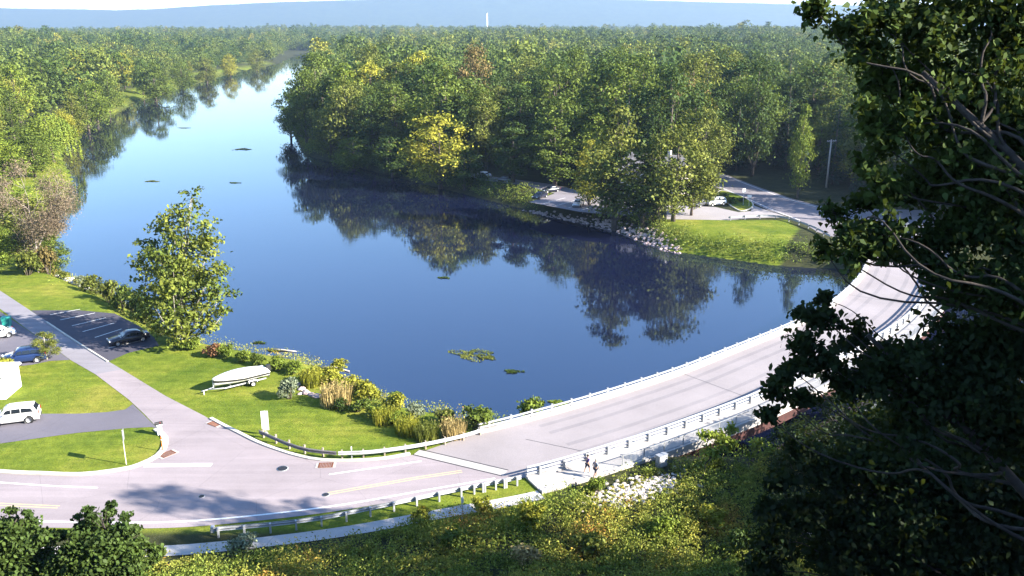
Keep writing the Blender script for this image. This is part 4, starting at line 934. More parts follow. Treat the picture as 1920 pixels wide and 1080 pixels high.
# ------------------------------------------------------------------ vehicles
def car(label, front_px, rear_px, paint, kind='sedan', L=None, group=None, loc=None):
    """front and rear wheel contact pixels give place and heading"""
    a, b = P(*front_px), P(*rear_px); c = (a + b) / 2; rz = math.atan2(a.y - b.y, a.x - b.x)
    L = L or (4.7 if kind == 'sedan' else 4.75); W = 0.91 if kind == 'sedan' else 0.95
    t = thing("car", label, "car", (c.x, c.y, 0.03), rz, group)
    X = lambda u: (0.5 - u) * L
    if kind == 'sedan':
        top = [(0, .52), (.02, .66), (.10, .76), (.29, .90), (.33, .93), (.78, .95), (.84, .96), (.96, .92), (.99, .82), (1, .60)]
        gh = [(.28, .90, .97), (.335, .93, .90), (.42, 1.36, .70), (.50, 1.44, .66), (.66, 1.43, .66), (.74, 1.36, .68), (.86, .96, .88), (.89, .95, .95)]
    else:
        top = [(0, .60), (.02, .80), (.08, .95), (.24, 1.06), (.27, 1.09), (.80, 1.10), (.94, 1.10), (.98, 1.06), (1, .70)]
        gh = [(.22, 1.05, .95), (.27, 1.09, .90), (.36, 1.58, .74), (.44, 1.70, .70), (.70, 1.71, .70), (.90, 1.64, .72), (.965, 1.12, .90), (.985, 1.08, .93)]
    zb = 0.24
    def ring(u, zt, w):
        x = X(u); e = 1 - 0.16 * (abs(u - 0.5) / 0.5) ** 4; w = w * e
        return [(x, -w * .90, zb), (x, -w * .99, zb + .12), (x, -w, (zb + zt) / 2), (x, -w * .97, zt - .10), (x, -w * .86, zt), (x, 0, zt + .025), (x, w * .86, zt), (x, w * .97, zt - .10), (x, w, (zb + zt) / 2), (x, w * .99, zb + .12), (x, w * .90, zb)]
    body = MB().loft([ring(u, z, W) for u, z in top]).build("body", paint, t)
    def gring(u, zt, k):
        x = X(u); zl = min(zt - 0.01, np.interp(u, [q[0] for q in top], [q[1] for q in top]) - 0.05); wl, wt = W * .90, W * (k if zt > zl + .2 else .88)
        return [(x, -wl, zl), (x, -wt, zt - .06 * (zt - zl)), (x, -wt * .86, zt), (x, 0, zt + .02), (x, wt * .86, zt), (x, wt, zt - .06 * (zt - zl)), (x, wl, zl)]
    MB().loft([gring(*g) for g in gh]).build("cabin", paint, body)
    def pane(pts, name):
        m = MB().add(pts, [tuple(range(len(pts)))]); return m.build(name, GLASS, body)
    zt, k = gh[3][1], gh[3][2]; zl = top[4][1] + .02
    def sidept(u, f, s):   # f: 0 belt .. 1 roof edge
        zr = np.interp(u, [g[0] for g in gh], [g[1] for g in gh]) - 0.10; kk = np.interp(u, [g[0] for g in gh], [g[2] for g in gh])
        z = zl + (zr - zl) * f; return (X(u), s * (W * (.90 + (kk - .90) * f) + 0.012), z)
    cuts = ((.36, .50), (.515, .66), (.675, .76)) if kind == 'sedan' else ((.33, .48), (.495, .66), (.675, .90))
    for s in (-1, 1):
        for n_, (u0, u1) in enumerate(cuts):
            lo0 = u0 + (0.0 if n_ else -.0); q = [sidept(lo0, .06, s), sidept(u1, .06, s), sidept(u1 if n_ < 2 else u1 - .05, .94, s), sidept(u0 if n_ else u0 + .07, .94, s)]
            pane(q if s < 0 else q[::-1], "side_window")
    g1, g2, g5, g6 = gh[1], gh[2], gh[-3], gh[-2]
    def screen(ga, gb, off, name):
        q = [(X(ga[0]) + off, -W * .78, ga[1] + .05), (X(ga[0]) + off, W * .78, ga[1] + .05), (X(gb[0]) + off, W * gb[2] * .84, gb[1] - .04), (X(gb[0]) + off, -W * gb[2] * .84, gb[1] - .04)]
        pane(q if off > 0 else q[::-1], name)
    screen(g1, g2, 0.03, "windscreen"); screen(g6, g5, -0.03, "rear_window")
    wr = 0.33 if kind == 'sedan' else 0.37
    for u in (.19, .80):
        for s in (-1, 1):
            y = s * (W - 0.10); MB().lathe((X(u), y - 0.11 - s * 0.012, wr - 0.02), [(wr + .07, 0.02), (wr + .07, 0.2)], 20, 'y').build("wheel_arch", DARKPL, body)
            w = MB().lathe((X(u), y - 0.11, wr - 0.03), [(wr * .72, 0), (wr, .03), (wr, .19), (wr * .72, .22)], 20, 'y').build("wheel", BLACK, t)
            rm = MB().lathe((X(u), y + s * 0.112 - 0.006, wr - 0.03), [(wr * .66, 0), (wr * .66, .012)], 16, 'y'); rm.build("rim", STEEL, w)
            for kx in range(5):
                an = kx * 2 * math.pi / 5; MB().box((X(u) + math.cos(an) * wr * .36, y + s * 0.125, wr - .03 + math.sin(an) * wr * .36), (.07, .01, .07)).build("spoke_gap", DARKPL, w)
    zf = .62 if kind == 'sedan' else .82
    for s in (-1, 1):
        MB().box((X(.012), s * W * .62, zf), (.10, .36, .13)).build("headlight", CLEARL, body); MB().box((X(.992), s * W * .66, zf + .16), (.07, .28, .16 if kind == 'sedan' else .3)).build("tail_light", REDL, body)
        MB().box((X(.35), s * (W + .08), zl + .02), (.14, .18, .12)).build("mirror", paint, body)
    MB().box((X(.0) + .0, 0, .42), (.06, 1.2, .16)).build("grille", DARKPL, body); MB().box((X(1.0), 0, .40), (.06, 1.4, .12)).build("bumper", DARKPL, body)
    return t
def paint(name, c, metal=0.0): return mat(name, c, 0.28, metal, var=0.04, scale=2, spec=0.5, coat=0.7)
P_WHITE = paint("white_car_paint", (0.78, 0.78, 0.78)); P_BLACK = paint("blue_black_car_paint", (0.012, 0.014, 0.030)); P_BLUE = paint("blue_car_paint", (0.012, 0.028, 0.10)); P_SILV = paint("silver_car_paint", (0.52, 0.52, 0.54), 0.4); P_GREY = paint("dark_grey_car_paint", (0.06, 0.06, 0.07))
car("blue black car parked in the shaded lot beside the lone tree", (221, 645), (263, 637), P_BLACK)
car("white estate car parked on the dark driveway at the left edge", (0, 794), (56, 787), P_WHITE, 'suv', 4.6)
car("blue car in the left lot behind the small leaning tree", (22, 681), (72, 675), P_BLUE, 'suv', 4.6)
car("white car at the left edge beside the teal bin", (-34, 640), (12, 630), P_WHITE)
car("white car parked by the hedge of the far traffic island", (1328, 386), (1355, 383), P_WHITE, 'suv')
car("dark car left of the white car at the cream house", (1306, 388), (1322, 384), P_GREY)
car("silver car parked alone on the marked stalls of the riverside car park", (1077, 392), (1091, 380), P_SILV)
car("dark blue car in the shade at the back of the riverside car park", (1024, 361), (1041, 359), P_BLACK)  # near-black paint stands in for the shade over this blue car
car("dark car in the shade under the trees left of the car park", (934, 340), (956, 342), P_GREY)
car("white car in the shade at the left end of the car park lane", (896, 331), (914, 333), P_WHITE)
car("black car at the left end of the marked stalls", (1004, 374), (1020, 369), P_BLACK)
car("silver car under the wide pale olive tree", (1190, 396), (1215, 399), P_SILV)
# boat under a white cover on its trailer
def boat():
    a, b = P(404, 735), P(497, 712); c = (a + b) / 2; rz = math.atan2(a.y - b.y, a.x - b.x); L = 5.9
    t = thing("motor_boat", "motor boat under a white cover on the lawn", "boat", (c.x, c.y, 0.0), rz)
    def ring(u, k0=.58, k1=1.0, kind='hull'):
        x = (0.5 - u) * L; w = 1.12 * (min(1, (u * 2.1) ** 0.55) if u < .5 else 1.0) * (1 - .06 * max(0, u - .5)); w = max(w, .03); kz = .55 + .35 * max(0, .35 - u) ** 1.2
        gun = 1.30 + .22 * max(0, .5 - u)
        if kind == 'hull': return [(x, 0, kz), (x, -w * .70, kz + .20), (x, -w * .96, kz + .42), (x, -w, gun), (x, w, gun), (x, w * .96, kz + .42), (x, w * .70, kz + .20)]
        hh = .62 * math.sin(math.pi * min(1, max(0.02, u * .92 + .06))) ** .8
        return [(x, -w * 1.03, gun - .10), (x, -w * 1.02, gun + .02), (x, -w * .6, gun + hh * .75), (x, 0, gun + hh), (x, w * .6, gun + hh * .75), (x, w * 1.02, gun + .02), (x, w * 1.03, gun - .10)]
    us = [.0, .03, .08, .15, .25, .38, .52, .68, .84, 1.0]
    h = MB().loft([ring(u) for u in us]).build("hull", WHITE, t)
    st = MB()
    for s in (-1, 1):
        vs = [(p[0], s * (abs(p[1]) + .012), z) for u in us for p, z in ((ring(u)[3], ring(u)[3][2] - .30), (ring(u)[3], ring(u)[3][2] - .10))]
        st.add(vs, [(2 * i, 2 * i + 2, 2 * i + 3, 2 * i + 1) if s < 0 else (2 * i, 2 * i + 1, 2 * i + 3, 2 * i + 2) for i in range(len(us) - 1)])
    st.build("stripe", DARKPL, h)
    MB().loft([ring(u, kind='cover') for u in us]).build("cover", mat("white_tarpaulin", (0.78, 0.77, 0.75), 0.8, var=0.06, scale=3, bump=0.5), t)
    m = MB().box((-L / 2 - .25, 0, 1.35), (.5, .42, .6), 0, .8).build("outboard_motor", DARKPL, t); MB().box((-L / 2 - .22, 0, .75), (.2, .16, .9)).build("motor_leg", DARKPL, m)
    tr = thing("boat_trailer", "low galvanised trailer under the white covered boat", "trailer", (c.x, c.y, 0.0), rz)
    fr_ = MB()
    for s in (-1, 1): fr_.box((-.3, s * .72, .47), (4.6, .09, .12)); fr_.tube([(1.9, s * .72, .47), (3.5, 0, .47)], .055, 6)
    fr_.box((-1.0, 0, .38), (.12, 1.9, .1)).box((1.2, 0, .44), (.1, 1.44, .1)).tube([(3.4, 0, .47), (4.2, 0, .45)], .055, 6); f_ = fr_.build("frame", STEEL, tr)
    for s in (-1, 1):
        w = MB().lathe((-1.0, s * 1.0 - .1, .31), [(.22, 0), (.31, .03), (.31, .17), (.22, .2)], 18, 'y').build("wheel", BLACK, tr); MB().lathe((-1.0, s * 1.0 + s * .11 - .005, .31), [(.19, 0), (.19, .01)], 14, 'y').build("rim", WHITE, w)
        MB().box((-1.0, s * 1.0, .68), (.85, .26, .05)).box((-1.45, s * 1.0, .58), (.05, .26, .22)).box((-.55, s * 1.0, .58), (.05, .26, .22)).build("mudguard", WHITE, tr)
    MB().box((3.95, 0, .2), (.1, .1, .5)).build("jockey_stand", STEEL, tr); MB().box((2.9, 0, .9), (.08, .08, .8)).build("winch_post", STEEL, tr)
boat()
# bin, white garden building and planting on the left edge
p = P(14, 612); t = thing("wheelie_bin", "teal bin at the left edge behind the white car", "bin", (p.x, p.y, 0.02), R(15))
MB().box((0, 0, 0.62), (0.85, 0.85, 1.15), 0, 1.15).build("body", TEAL, t); MB().box((0, 0.02, 1.235), (1.05, 1.05, 0.08)).build("lid", TEAL, t); MB().box((0, 0.55, 1.1), (0.7, 0.06, 0.06)).build("handle", DARKPL, t)
for s in (-1, 1): MB().lathe((s * 0.34, 0.34, 0.12), [(0.12, -.04), (0.12, .04)], 12, 'y').build("wheel", BLACK, t)
p = P(36, 752); t = thing("white_shed", "white low building cut off by the left edge above the estate car", "shed", (p.x - 5.7, p.y + 1.9, 0), R(4))
MB().box((0, 0, 1.2), (8.0, 3.6, 2.6)).build("wall", WHITE, t)
MB().box((0, 0, 2.6), (8.5, 4.1, 0.2), 0, 0.97).build("roof", ROOF_W, t)
w = MB().box((2.9, -1.815, 1.45), (0.9, 0.05, 1.0)).build("window", GLASS, t); MB().box((2.9, -1.86, 0.92), (1.1, 0.12, 0.06)).build("sill", WHITE, w)
for k in range(5): MB().box((1.5 - 0.9 * k, -1.82, 1.2), (0.05, 0.05, 2.4)).build("batten", WHITE, t)

# ------------------------------------------------------------------ people
def person(px, py, z, h, shirt, trousers, hair, label, rz, step):
    p = P(px, py, z); t = thing("person", label, "person", (p.x, p.y, z), rz); k = h / 1.75
    def skin(name, joints, edges, m):
        me = bpy.data.meshes.new(name); me.from_pydata([(x * k, y * k, zz * k) for x, y, zz, r in joints], edges, []); me.update()
        o = obj(name, me, m, t); md = o.modifiers.new("skin", 'SKIN'); md.use_smooth_shade = True
        if not me.skin_vertices: me.skin_vertices.new()
        for i, j in enumerate(joints): d = me.skin_vertices[0].data[i]; r = j[3] if isinstance(j[3], tuple) else (j[3], j[3]); d.radius = (r[0] * k, r[1] * k); d.use_root = (i == 0)
        o.modifiers.new("smooth", 'SUBSURF').levels = 1; o.modifiers["smooth"].render_levels = 1
        return o
    s = step
    J = [(0, 0, .93, (.15, .11)), (0, 0, 1.12, (.14, .10)), (0, .01, 1.36, (.17, .11)), (0, .02, 1.47, (.055, .055)), (0, .04, 1.56, (.07, .08)), (0, .05, 1.66, (.085, .10)), (0, .045, 1.73, (.05, .06))]
    E_ = [(0, 1), (1, 2), (2, 3), (3, 4), (4, 5), (5, 6)]
    for sd in (-1, 1):
        f = s * sd; i = len(J)
        J += [(sd * .20, 0, 1.38, .055), (sd * .25, -f * .12, 1.12, .042), (sd * .25, -f * .10 + .10, .90, .033), (sd * .25, -f * .10 + .14, .82, .034)]; E_ += [(2, i), (i, i + 1), (i + 1, i + 2), (i + 2, i + 3)]
        for q, (dx, dy) in enumerate(((-.02, .04), (-.008, .055), (.006, .055), (.02, .04))): J.append((sd * .25 + dx, -f * .10 + .14 + dy, .745, .010)); E_.append((i + 3, len(J) - 1))
        J.append((sd * .215, -f * .10 + .17, .80, .011)); E_.append((i + 3, len(J) - 1)); i = len(J)
        J += [(sd * .10, 0, .86, .085), (sd * .10, f * .16 + .02, .48, .055), (sd * .10, f * .24 - .04, .09, .040), (sd * .11, f * .24 + .10, .04, (.042, .03))]; E_ += [(0, i), (i, i + 1), (i + 1, i + 2), (i + 2, i + 3)]
    body = skin("body", J, E_, SKIN)
    sh = [(0, 0, .95, (.165, .125)), (0, 0, 1.12, (.155, .115)), (0, .01, 1.37, (.185, .125)), (0, .02, 1.46, (.075, .07))]; se = [(0, 1), (1, 2), (2, 3)]
    for sd in (-1, 1):
        i = len(sh); sh += [(sd * .20, 0, 1.39, .072), (sd * .245, -s * sd * .08, 1.18, .062)]; se += [(2, i), (i, i + 1)]
    skin("shirt", sh, se, shirt)
    tr = [(0, 0, .93, (.16, .125))]; te = []
    for sd in (-1, 1):
        f = s * sd; i = len(tr); tr += [(sd * .10, 0, .84, .10), (sd * .10, f * .15 + .02, .52, .085)]; te += [(0, i), (i, i + 1)]
    skin("shorts", tr, te, trousers)
    hm = MB().lathe((0, .035 * k, 1.62 * k), [(.095 * k, 0), (.108 * k, .05 * k), (.095 * k, .11 * k), (.05 * k, .15 * k)], 12).build("hair", hair, t); hm.scale = (1, 1.1, 1); hm.location = (0, -.018 * k, 0)
    for sd in (-1, 1): MB().box((sd * .11 * k, (s * sd * .24 + .05) * k, .03 * k), (.09 * k, .26 * k, .07 * k), 0, .85).build("shoe", WHITE, t)
HAIR = mat("dark_hair", (0.03, 0.02, 0.015), 0.6); HAIRG = mat("grey_hair", (0.35, 0.33, 0.30), 0.6)
person(1101, 887, 0.17, 1.74, mat("purple_cloth", (0.05, 0.03, 0.16), 0.9), mat("navy_cloth", (0.02, 0.025, 0.06), 0.9), HAIR, "walker in a dark purple top on the bridge footway", R(-58), 0.9)
person(1116, 896, 0.17, 1.78, mat("blue_grey_cloth", (0.16, 0.20, 0.28), 0.9), mat("dark_cloth", (0.03, 0.035, 0.06), 0.9), HAIRG, "walker in a blue grey top behind the purple one", R(-58), -0.9)
p = P(1240, 874, 0.17); t = thing("utility_cabinet", "grey utility cabinet at the end of the bridge footway", "cabinet", (p.x, p.y, 0.17), R(35))
MB().box((0, 0, 0.55), (0.95, 0.5, 1.1)).build("body", STEEL_DULL, t); MB().box((0, -0.26, 0.55), (0.8, 0.02, 0.9)).build("door", STEEL, t); MB().box((0, 0, 1.12), (1.05, 0.6, 0.05)).build("lid", STEEL_DULL, t)

# ------------------------------------------------------------------ shrubs, reeds, rocks, weed rafts
SHR = {}
for k in range(4):
    rng = np.random.default_rng(100 + k); L = [(rng.uniform(-.55, .55), rng.uniform(-.55, .55), rng.uniform(.35, .95), rng.uniform(.30, .48)) for _ in range(9)]
    SHR[k] = (quads_mesh("foliage", crown_from_lobes(rng, L, 130, 9, 0.20, spread=.30)), None)
    SHR[k][0].materials.append(LEAF['green'])
    m = MB()
    for l in L: m.tube([(l[0] * .15, l[1] * .15, -.1), (l[0] * .6, l[1] * .6, l[2] * .55), l[:3]], [.035, .025, .01], 5)
    me = m.mesh("stem"); me.materials.append(BARK); SHR[k] = (SHR[k][0], me)
def blades(rng, n, h, spread, width, bend=0.5):
    a = rng.uniform(0, 6.28, n); r = spread * np.sqrt(rng.random(n)); x, y = r * np.cos(a), r * np.sin(a); hh = h * rng.uniform(.55, 1.1, n)
    d = rng.uniform(0, 6.28, n); b = bend * hh * rng.uniform(.05, .6, n); w = width * rng.uniform(.6, 1.3, n); f = rng.uniform(0, 6.28, n)
    V = np.empty((n, 4, 3)); V[:, 0] = np.stack([x - w * np.cos(f), y - w * np.sin(f), np.zeros(n) - .05], -1); V[:, 1] = np.stack([x + w * np.cos(f), y + w * np.sin(f), np.zeros(n) - .05], -1)
    V[:, 2] = np.stack([x + b * np.cos(d) + w * .3 * np.cos(f), y + b * np.sin(d) + w * .3 * np.sin(f), hh], -1); V[:, 3] = np.stack([x + b * np.cos(d) - w * .3 * np.cos(f), y + b * np.sin(d) - w * .3 * np.sin(f), hh * .97], -1)
    return V.reshape(-1, 3)
REED = []
for k in range(3):
    rng = np.random.default_rng(130 + k); me = quads_mesh("blades", blades(rng, 520, 1.0, .62, .018)); me.materials.append(LEAF['tan'])
    pl = quads_mesh("seed_heads", leaf_cloud(rng, np.stack([rng.normal(0, .36, 160), rng.normal(0, .36, 160), rng.uniform(.82, 1.12, 160)], -1), np.zeros((160, 3)), .13, .3, 1)); pl.materials.append(LEAF['tan']); REED.append((me, pl))
def shrub(px, py, wpx, h, leaf, label, z=None, name="shrub", k=None, group="shrubs along the near bank"):
    p = P(px, py, z if z is not None else -.4)
    zz = gz(p.x, p.y) if z is None else z
    if zz < WZ - .3: zz = WZ - .1
    p = P(px, py, zz); d = project(p)[2]; w = wpx * d / F_PX / 1.9; k = (int(px + py) % 4) if k is None else k
    t = thing(name, label, "shrub", p, (px * 7 % 6.28), group)
    a = obj("foliage", SHR[k][0], None, t); setmat(a, LEAF[leaf]); b = obj("stem", SHR[k][1], None, t)
    for o in (a, b): o.scale = (w, w, h / 1.35)
def reeds(px, py, wpx, h, leaf, label, head=None):
    p = P(px, py, -.6); p = P(px, py, max(gz(p.x, p.y), WZ)); d = project(p)[2]; w = wpx * d / F_PX / 1.35; k = int(px) % 3
    t = thing("reed_clump", label, "reeds", p, px * 3 % 6.28, "tall grasses along the near bank")
    a = obj("blades", REED[k][0], None, t); setmat(a, LEAF[leaf]); a["kind"] = "stuff"; b = obj("seed_heads", REED[k][1], None, t); b["kind"] = "stuff"; setmat(b, LEAF[head or leaf])
    for o in (a, b): o.scale = (w, w, h)
SH = [(150, 533, 30, 1.6, 'grey', "pale grey shrub beside the white rocks at the left bank"), (178, 550, 40, 2.8, 'olive', "olive shrub second from the white rocks"), (203, 566, 42, 3.2, 'olive', "olive shrub third from the white rocks"),
      (228, 580, 42, 3.6, 'green', "green shrub behind the end of the shaded lot"), (252, 592, 42, 3.8, 'dark', "dark green shrub between the shaded lot and lone tree"), (272, 604, 42, 3.8, 'dark', "dark shrub touching the left side of the lone tree"),
      (120, 520, 30, 1.2, 'olive', "low olive shrub left of the white rocks"), (52, 516, 44, 4.0, 'olive', "tall olive shrub left of the bare tree's foot"), (92, 514, 44, 4.5, 'rust', "tall brownish shrub right of the bare tree's foot"), (395, 668, 36, 1.7, 'red', "reddish shrub right of the lone tree"), (352, 655, 40, 1.5, 'bright', "bright low shrub at the foot of the lone tree"), (425, 668, 36, 1.5, 'bright', "bright green shrub right of the reddish one"),
      (455, 676, 34, 1.5, 'bright', "bright green shrub left of the boat's motor"), (487, 684, 30, 1.5, 'green', "green shrub behind the boat's motor"), (520, 695, 40, 1.5, 'bright', "yellow green shrub right of the boat"), (552, 700, 36, 1.4, 'bright', "bright shrub between boat and rocks"),
      (590, 716, 50, 1.7, 'yellow', "goldenrod clump above the pink rocks"), (625, 722, 50, 1.8, 'yellow', "goldenrod clump behind the tan grass"), (662, 735, 46, 1.8, 'yellow', "goldenrod clump right of the tan grass"), (695, 752, 50, 2.0, 'yellow', "tallest goldenrod clump on the near bank"),
      (735, 768, 44, 1.9, 'yellow', "goldenrod clump left of the grey shrub"), (672, 772, 46, 1.3, 'green', "green shrub below the tall goldenrod"), (705, 783, 46, 1.4, 'bright', "bright green shrub on the lawn edge below the goldenrod"), (640, 768, 30, 1.2, 'dark', "dark green shrub under the tan grass clump"),
      (776, 785, 36, 1.7, 'grey', "grey green shrub by the water above the reeds"), (830, 795, 44, 1.5, 'olive', "olive brushy shrub left of the round green bush"), (890, 803, 66, 2.3, 'green', "round green bush at the bridge corner by the water"), (1000, 786, 48, 2.6, 'bright', "leafy bush rising behind the bridge rail"),
      (745, 795, 40, 1.2, 'bright', "bright low shrub left of the reeds"), (545, 748, 40, 2.2, 'grey', "thin sapling on the lawn beside the pink rocks"), (640, 692, 34, 1.2, 'yellow', "yellow waterside shrub above the goldenrod"), (745, 755, 30, 1.2, 'bright', "bright waterside shrub right of the tallest goldenrod")]
for s_ in SH: shrub(*s_)
for r_ in ((630, 757, 62, 2.0, 'tan', "fluffy tan grass clump among the goldenrod"), (765, 812, 50, 1.5, 'yellow', "yellow reeds left of the olive reeds"), (800, 822, 50, 1.5, 'olive', "olive reeds below the brushy shrub"), (850, 818, 50, 1.6, 'tan', "tan reeds below the round green bush"), (720, 792, 46, 1.4, 'yellow', "olive grass clump on the lawn edge"), (585, 722, 40, 1.6, 'yellow', "yellow grass clump beside the pink rocks")): reeds(*r_)
shrub(15, 700, 56, 1.6, 'yellow', "round yellow tan shrub at the left edge behind the white building", z=0.0, group="garden shrubs")
shrub(55, 765, 20, 0.6, 'olive', "low olive shrub at the corner of the white building", z=0.0, group="garden shrubs")
shrub(1372, 380, 34, 1.2, 'green', "clipped green hedge on the far traffic island", z=0.12, group="far shrubs"); shrub(1352, 372, 30, 1.3, 'dark', "dark hedge left end of the far traffic island", z=0.12, group="far shrubs"); shrub(1392, 378, 18, 1.0, 'dark', "small dark shrub by the signs of the far island", z=0.12, group="far shrubs")
for px, py, w, h, lf, lb in ((1000, 985, 60, 1.9, 'yellow', "yellow bush in the middle of the meadow"), (905, 960, 44, 1.3, 'yellow', "golden bush near the footpath in the meadow"), (1340, 985, 56, 1.6, 'yellow', "golden bush at the right end of the meadow"), (1230, 1010, 60, 1.8, 'bright', "bright green bush in the right half of the meadow"), (1100, 1045, 66, 1.9, 'olive', "olive bush low in the meadow"), (860, 1030, 60, 1.7, 'green', "green bush in the left half of the meadow"),
                         (1120, 925, 40, 1.3, 'bright', "bright bush at the meadow edge below the walkers"), (1290, 960, 46, 1.3, 'olive', "olive bush right of the broken stone"), (790, 985, 44, 1.4, 'yellow', "yellow bush at the left end of the lit meadow"), (460, 1030, 60, 1.3, 'grey', "pale bush beside the end of the guardrail"), (1390, 1040, 60, 2.0, 'dark', "dark bush at the shaded end of the meadow"), (990, 1060, 60, 1.6, 'tan', "dry tan bush at the bottom of the meadow")):
    p = P(px, py, 0.0); q = gz(p.x, p.y); shrub(px, py, w, h, lf, lb, z=q, group="bushes in the meadow")
# small leaning tree beside the blue car
def sapling(px, py, h, wpx, leaf, label, kind="broad2", z=0.0, bark=None):
    p = P(px, py, z); d = project(p)[2]; return tree(kind, p.x, p.y, h, wpx * d / F_PX, leaf, label, z=gz(p.x, p.y), bark=bark)
sapling(88, 674, 3.6, 46, 'olive', "small leaning olive tree beside the blue car", bark=BARK_PALE)

def rock_mesh(rng):
    m = MB(); n = 8; prof = [(0.35, -.25), (0.9, -.1), (1.0, .2), (.75, .5), (.3, .66)]
    vs, fs = [], []
    for r, h in prof:
        for k in range(n): a = 2 * math.pi * k / n; q = r * rng.uniform(.78, 1.15); vs.append((q * math.cos(a), q * math.sin(a) * .8, h * rng.uniform(.85, 1.15)))
    for i in range(len(prof) - 1):
        for k in range(n): fs.append((i * n + k, i * n + (k + 1) % n, (i + 1) * n + (k + 1) % n, (i + 1) * n + k))
    fs.append(tuple(range((len(prof) - 1) * n, len(prof) * n))); m.add(vs, fs); me = m.mesh("rock"); me.materials.append(ROCK); return me
RK = [rock_mesh(np.random.default_rng(150 + k)) for k in range(5)]
def rock(px, py, s, label, z=None, group=None, m=None, i=0):
    p = P(px, py, -.8); zz = gz(p.x, p.y) if z is None else z; p = P(px, py, zz); o = obj("rock", RK[i % 5], None, None, p, px * 1.3 % 6.28); o.scale = (s, s, s * .8); tag(o, label, "rock", group)
    if m: setmat(o, m)
    return o
PINKR = mat("pinkish_rock", (0.50, 0.38, 0.36), 0.9, var=0.3, scale=3, bump=0.7); WHITER = mat("white_rock", (0.68, 0.66, 0.63), 0.9, var=0.2, scale=3, bump=0.6)
for i, (x, y, s) in enumerate(((556, 722, .55), (566, 730, .5), (574, 737, .6), (584, 741, .5), (594, 744, .6), (563, 739, .35))): rock(x, y, s, ["leftmost", "second", "third", "fourth", "rightmost", "smallest, lowest"][i] + " pinkish rock on the lawn edge below the goldenrod", group="pinkish rocks on the near bank", m=PINKR, i=i)
for i, (x, y, s) in enumerate(((110, 517, .8), (122, 522, .9), (133, 527, 1.0), (143, 531, .9), (155, 536, .8), (165, 541, .8))): rock(x, y, s, ["leftmost", "second", "third", "fourth", "fifth", "rightmost"][i] + " white rock at the water beside the bare tree", group="white rocks on the left bank", m=WHITER, i=i)
for i, (x, y, s) in enumerate(((1262, 452, .9), (1272, 458, 1.1), (1280, 449, .8))): rock(x, y, s, ["left", "lowest", "right"][i] + " boulder at the corner of the far mown bank", group="boulders on the far bank", m=PINKR, i=i)
def log(pts, r, label, name="driftwood"):
    q = [P(x, y, WZ + .12) for x, y in pts]; t = tag(MB().tube(q, [r, r * .8, r * .4][:len(q)], 7).build(name, BARK_PALE), label, "driftwood")
log([(595, 690), (625, 688), (655, 696)], .16, "pale driftwood log at the water above the goldenrod"); log([(505, 655), (530, 656), (556, 659)], .14, "pale driftwood in the shallows behind the boat")
# riprap below the abutment, weedy bank strips: uncountable
def riprap():
    rng = np.random.default_rng(31); vs, fs = [], []; m = MB(); base = [RK[k] for k in range(5)]
    c = P(1195, 925, -0.3)
    foot = [tuple(p) for p in offset(ROADR, -3.4)] + [tuple(p) for p in offset(ROADR, 6)][::-1]
    for i in range(420):
        x = c.x + rng.normal(0, 1.9); y = c.y + rng.normal(0, .8) + 0.45 * (x - c.x)
        if in_poly(np.array([x]), np.array([y]), foot)[0]: continue
        me = base[i % 5]; s = rng.uniform(.12, .30); z = gz(x, y); a = rng.uniform(0, 6.28); ca, sa = math.cos(a), math.sin(a)
        m.add([(x + (v.co.x * ca - v.co.y * sa) * s, y + (v.co.x * sa + v.co.y * ca) * s, z + v.co.z * s) for v in me.vertices], [tuple(p.vertices) for p in me.polygons])
    tag(m.build("riprap", ROCK), "pale broken stone heaped below the bridge end", kind="stuff")
riprap()
def shore_stones():
    rng = np.random.default_rng(33); m = MB(); pth = spline([P2(*p, -1.2) for p in ((985, 382), (1040, 392), (1100, 402), (1150, 413), (1210, 431), (1265, 453))], 1.0)
    for i in range(420):
        q = pth[rng.integers(0, len(pth))]; x, y = q[0] + rng.normal(0, 1.0), q[1] + rng.normal(0, 1.0); s = rng.uniform(.18, .5); z = gz(x, y); a = rng.uniform(0, 6.28); ca, sa = math.cos(a), math.sin(a); me = RK[i % 5]
        m.add([(x + (v.co.x * ca - v.co.y * sa) * s, y + (v.co.x * sa + v.co.y * ca) * s, z + v.co.z * s) for v in me.vertices], [tuple(p.vertices) for p in me.polygons])
    tag(m.build("shore_stones", PINKR), "pinkish stones lining the bank below the car park", kind="stuff")
shore_stones()
def weed_raft(px, py, wpx, asp, leaf, label, h=.12):
    p = P(px, py, WZ); d = project(p)[2]; w = wpx * d / F_PX; rng = np.random.default_rng(int(px)); n = int(90 + w * 150)
    a = rng.uniform(0, 6.28, n); r = np.sqrt(rng.random(n)) * (1 + .35 * np.sin(3 * a + px) + .2 * np.sin(5 * a))
    pos = np.stack([w / 2 * r * np.cos(a), w / 2 * asp * r * np.sin(a), rng.uniform(.0, h, n) + .02], -1); keep = rng.random(n) > .35 * (np.sin(pos[:, 0] * 2.3) > .3); pos = pos[keep]
    o = obj("weed_raft", quads_mesh("weed_raft", leaf_cloud(rng, pos, np.tile([0, 0, 1.4], (len(pos), 1)), .26, .6, .45)), LEAF[leaf], None, p, R(-10)); tag(o, label, "water weed", "weed rafts in the river")
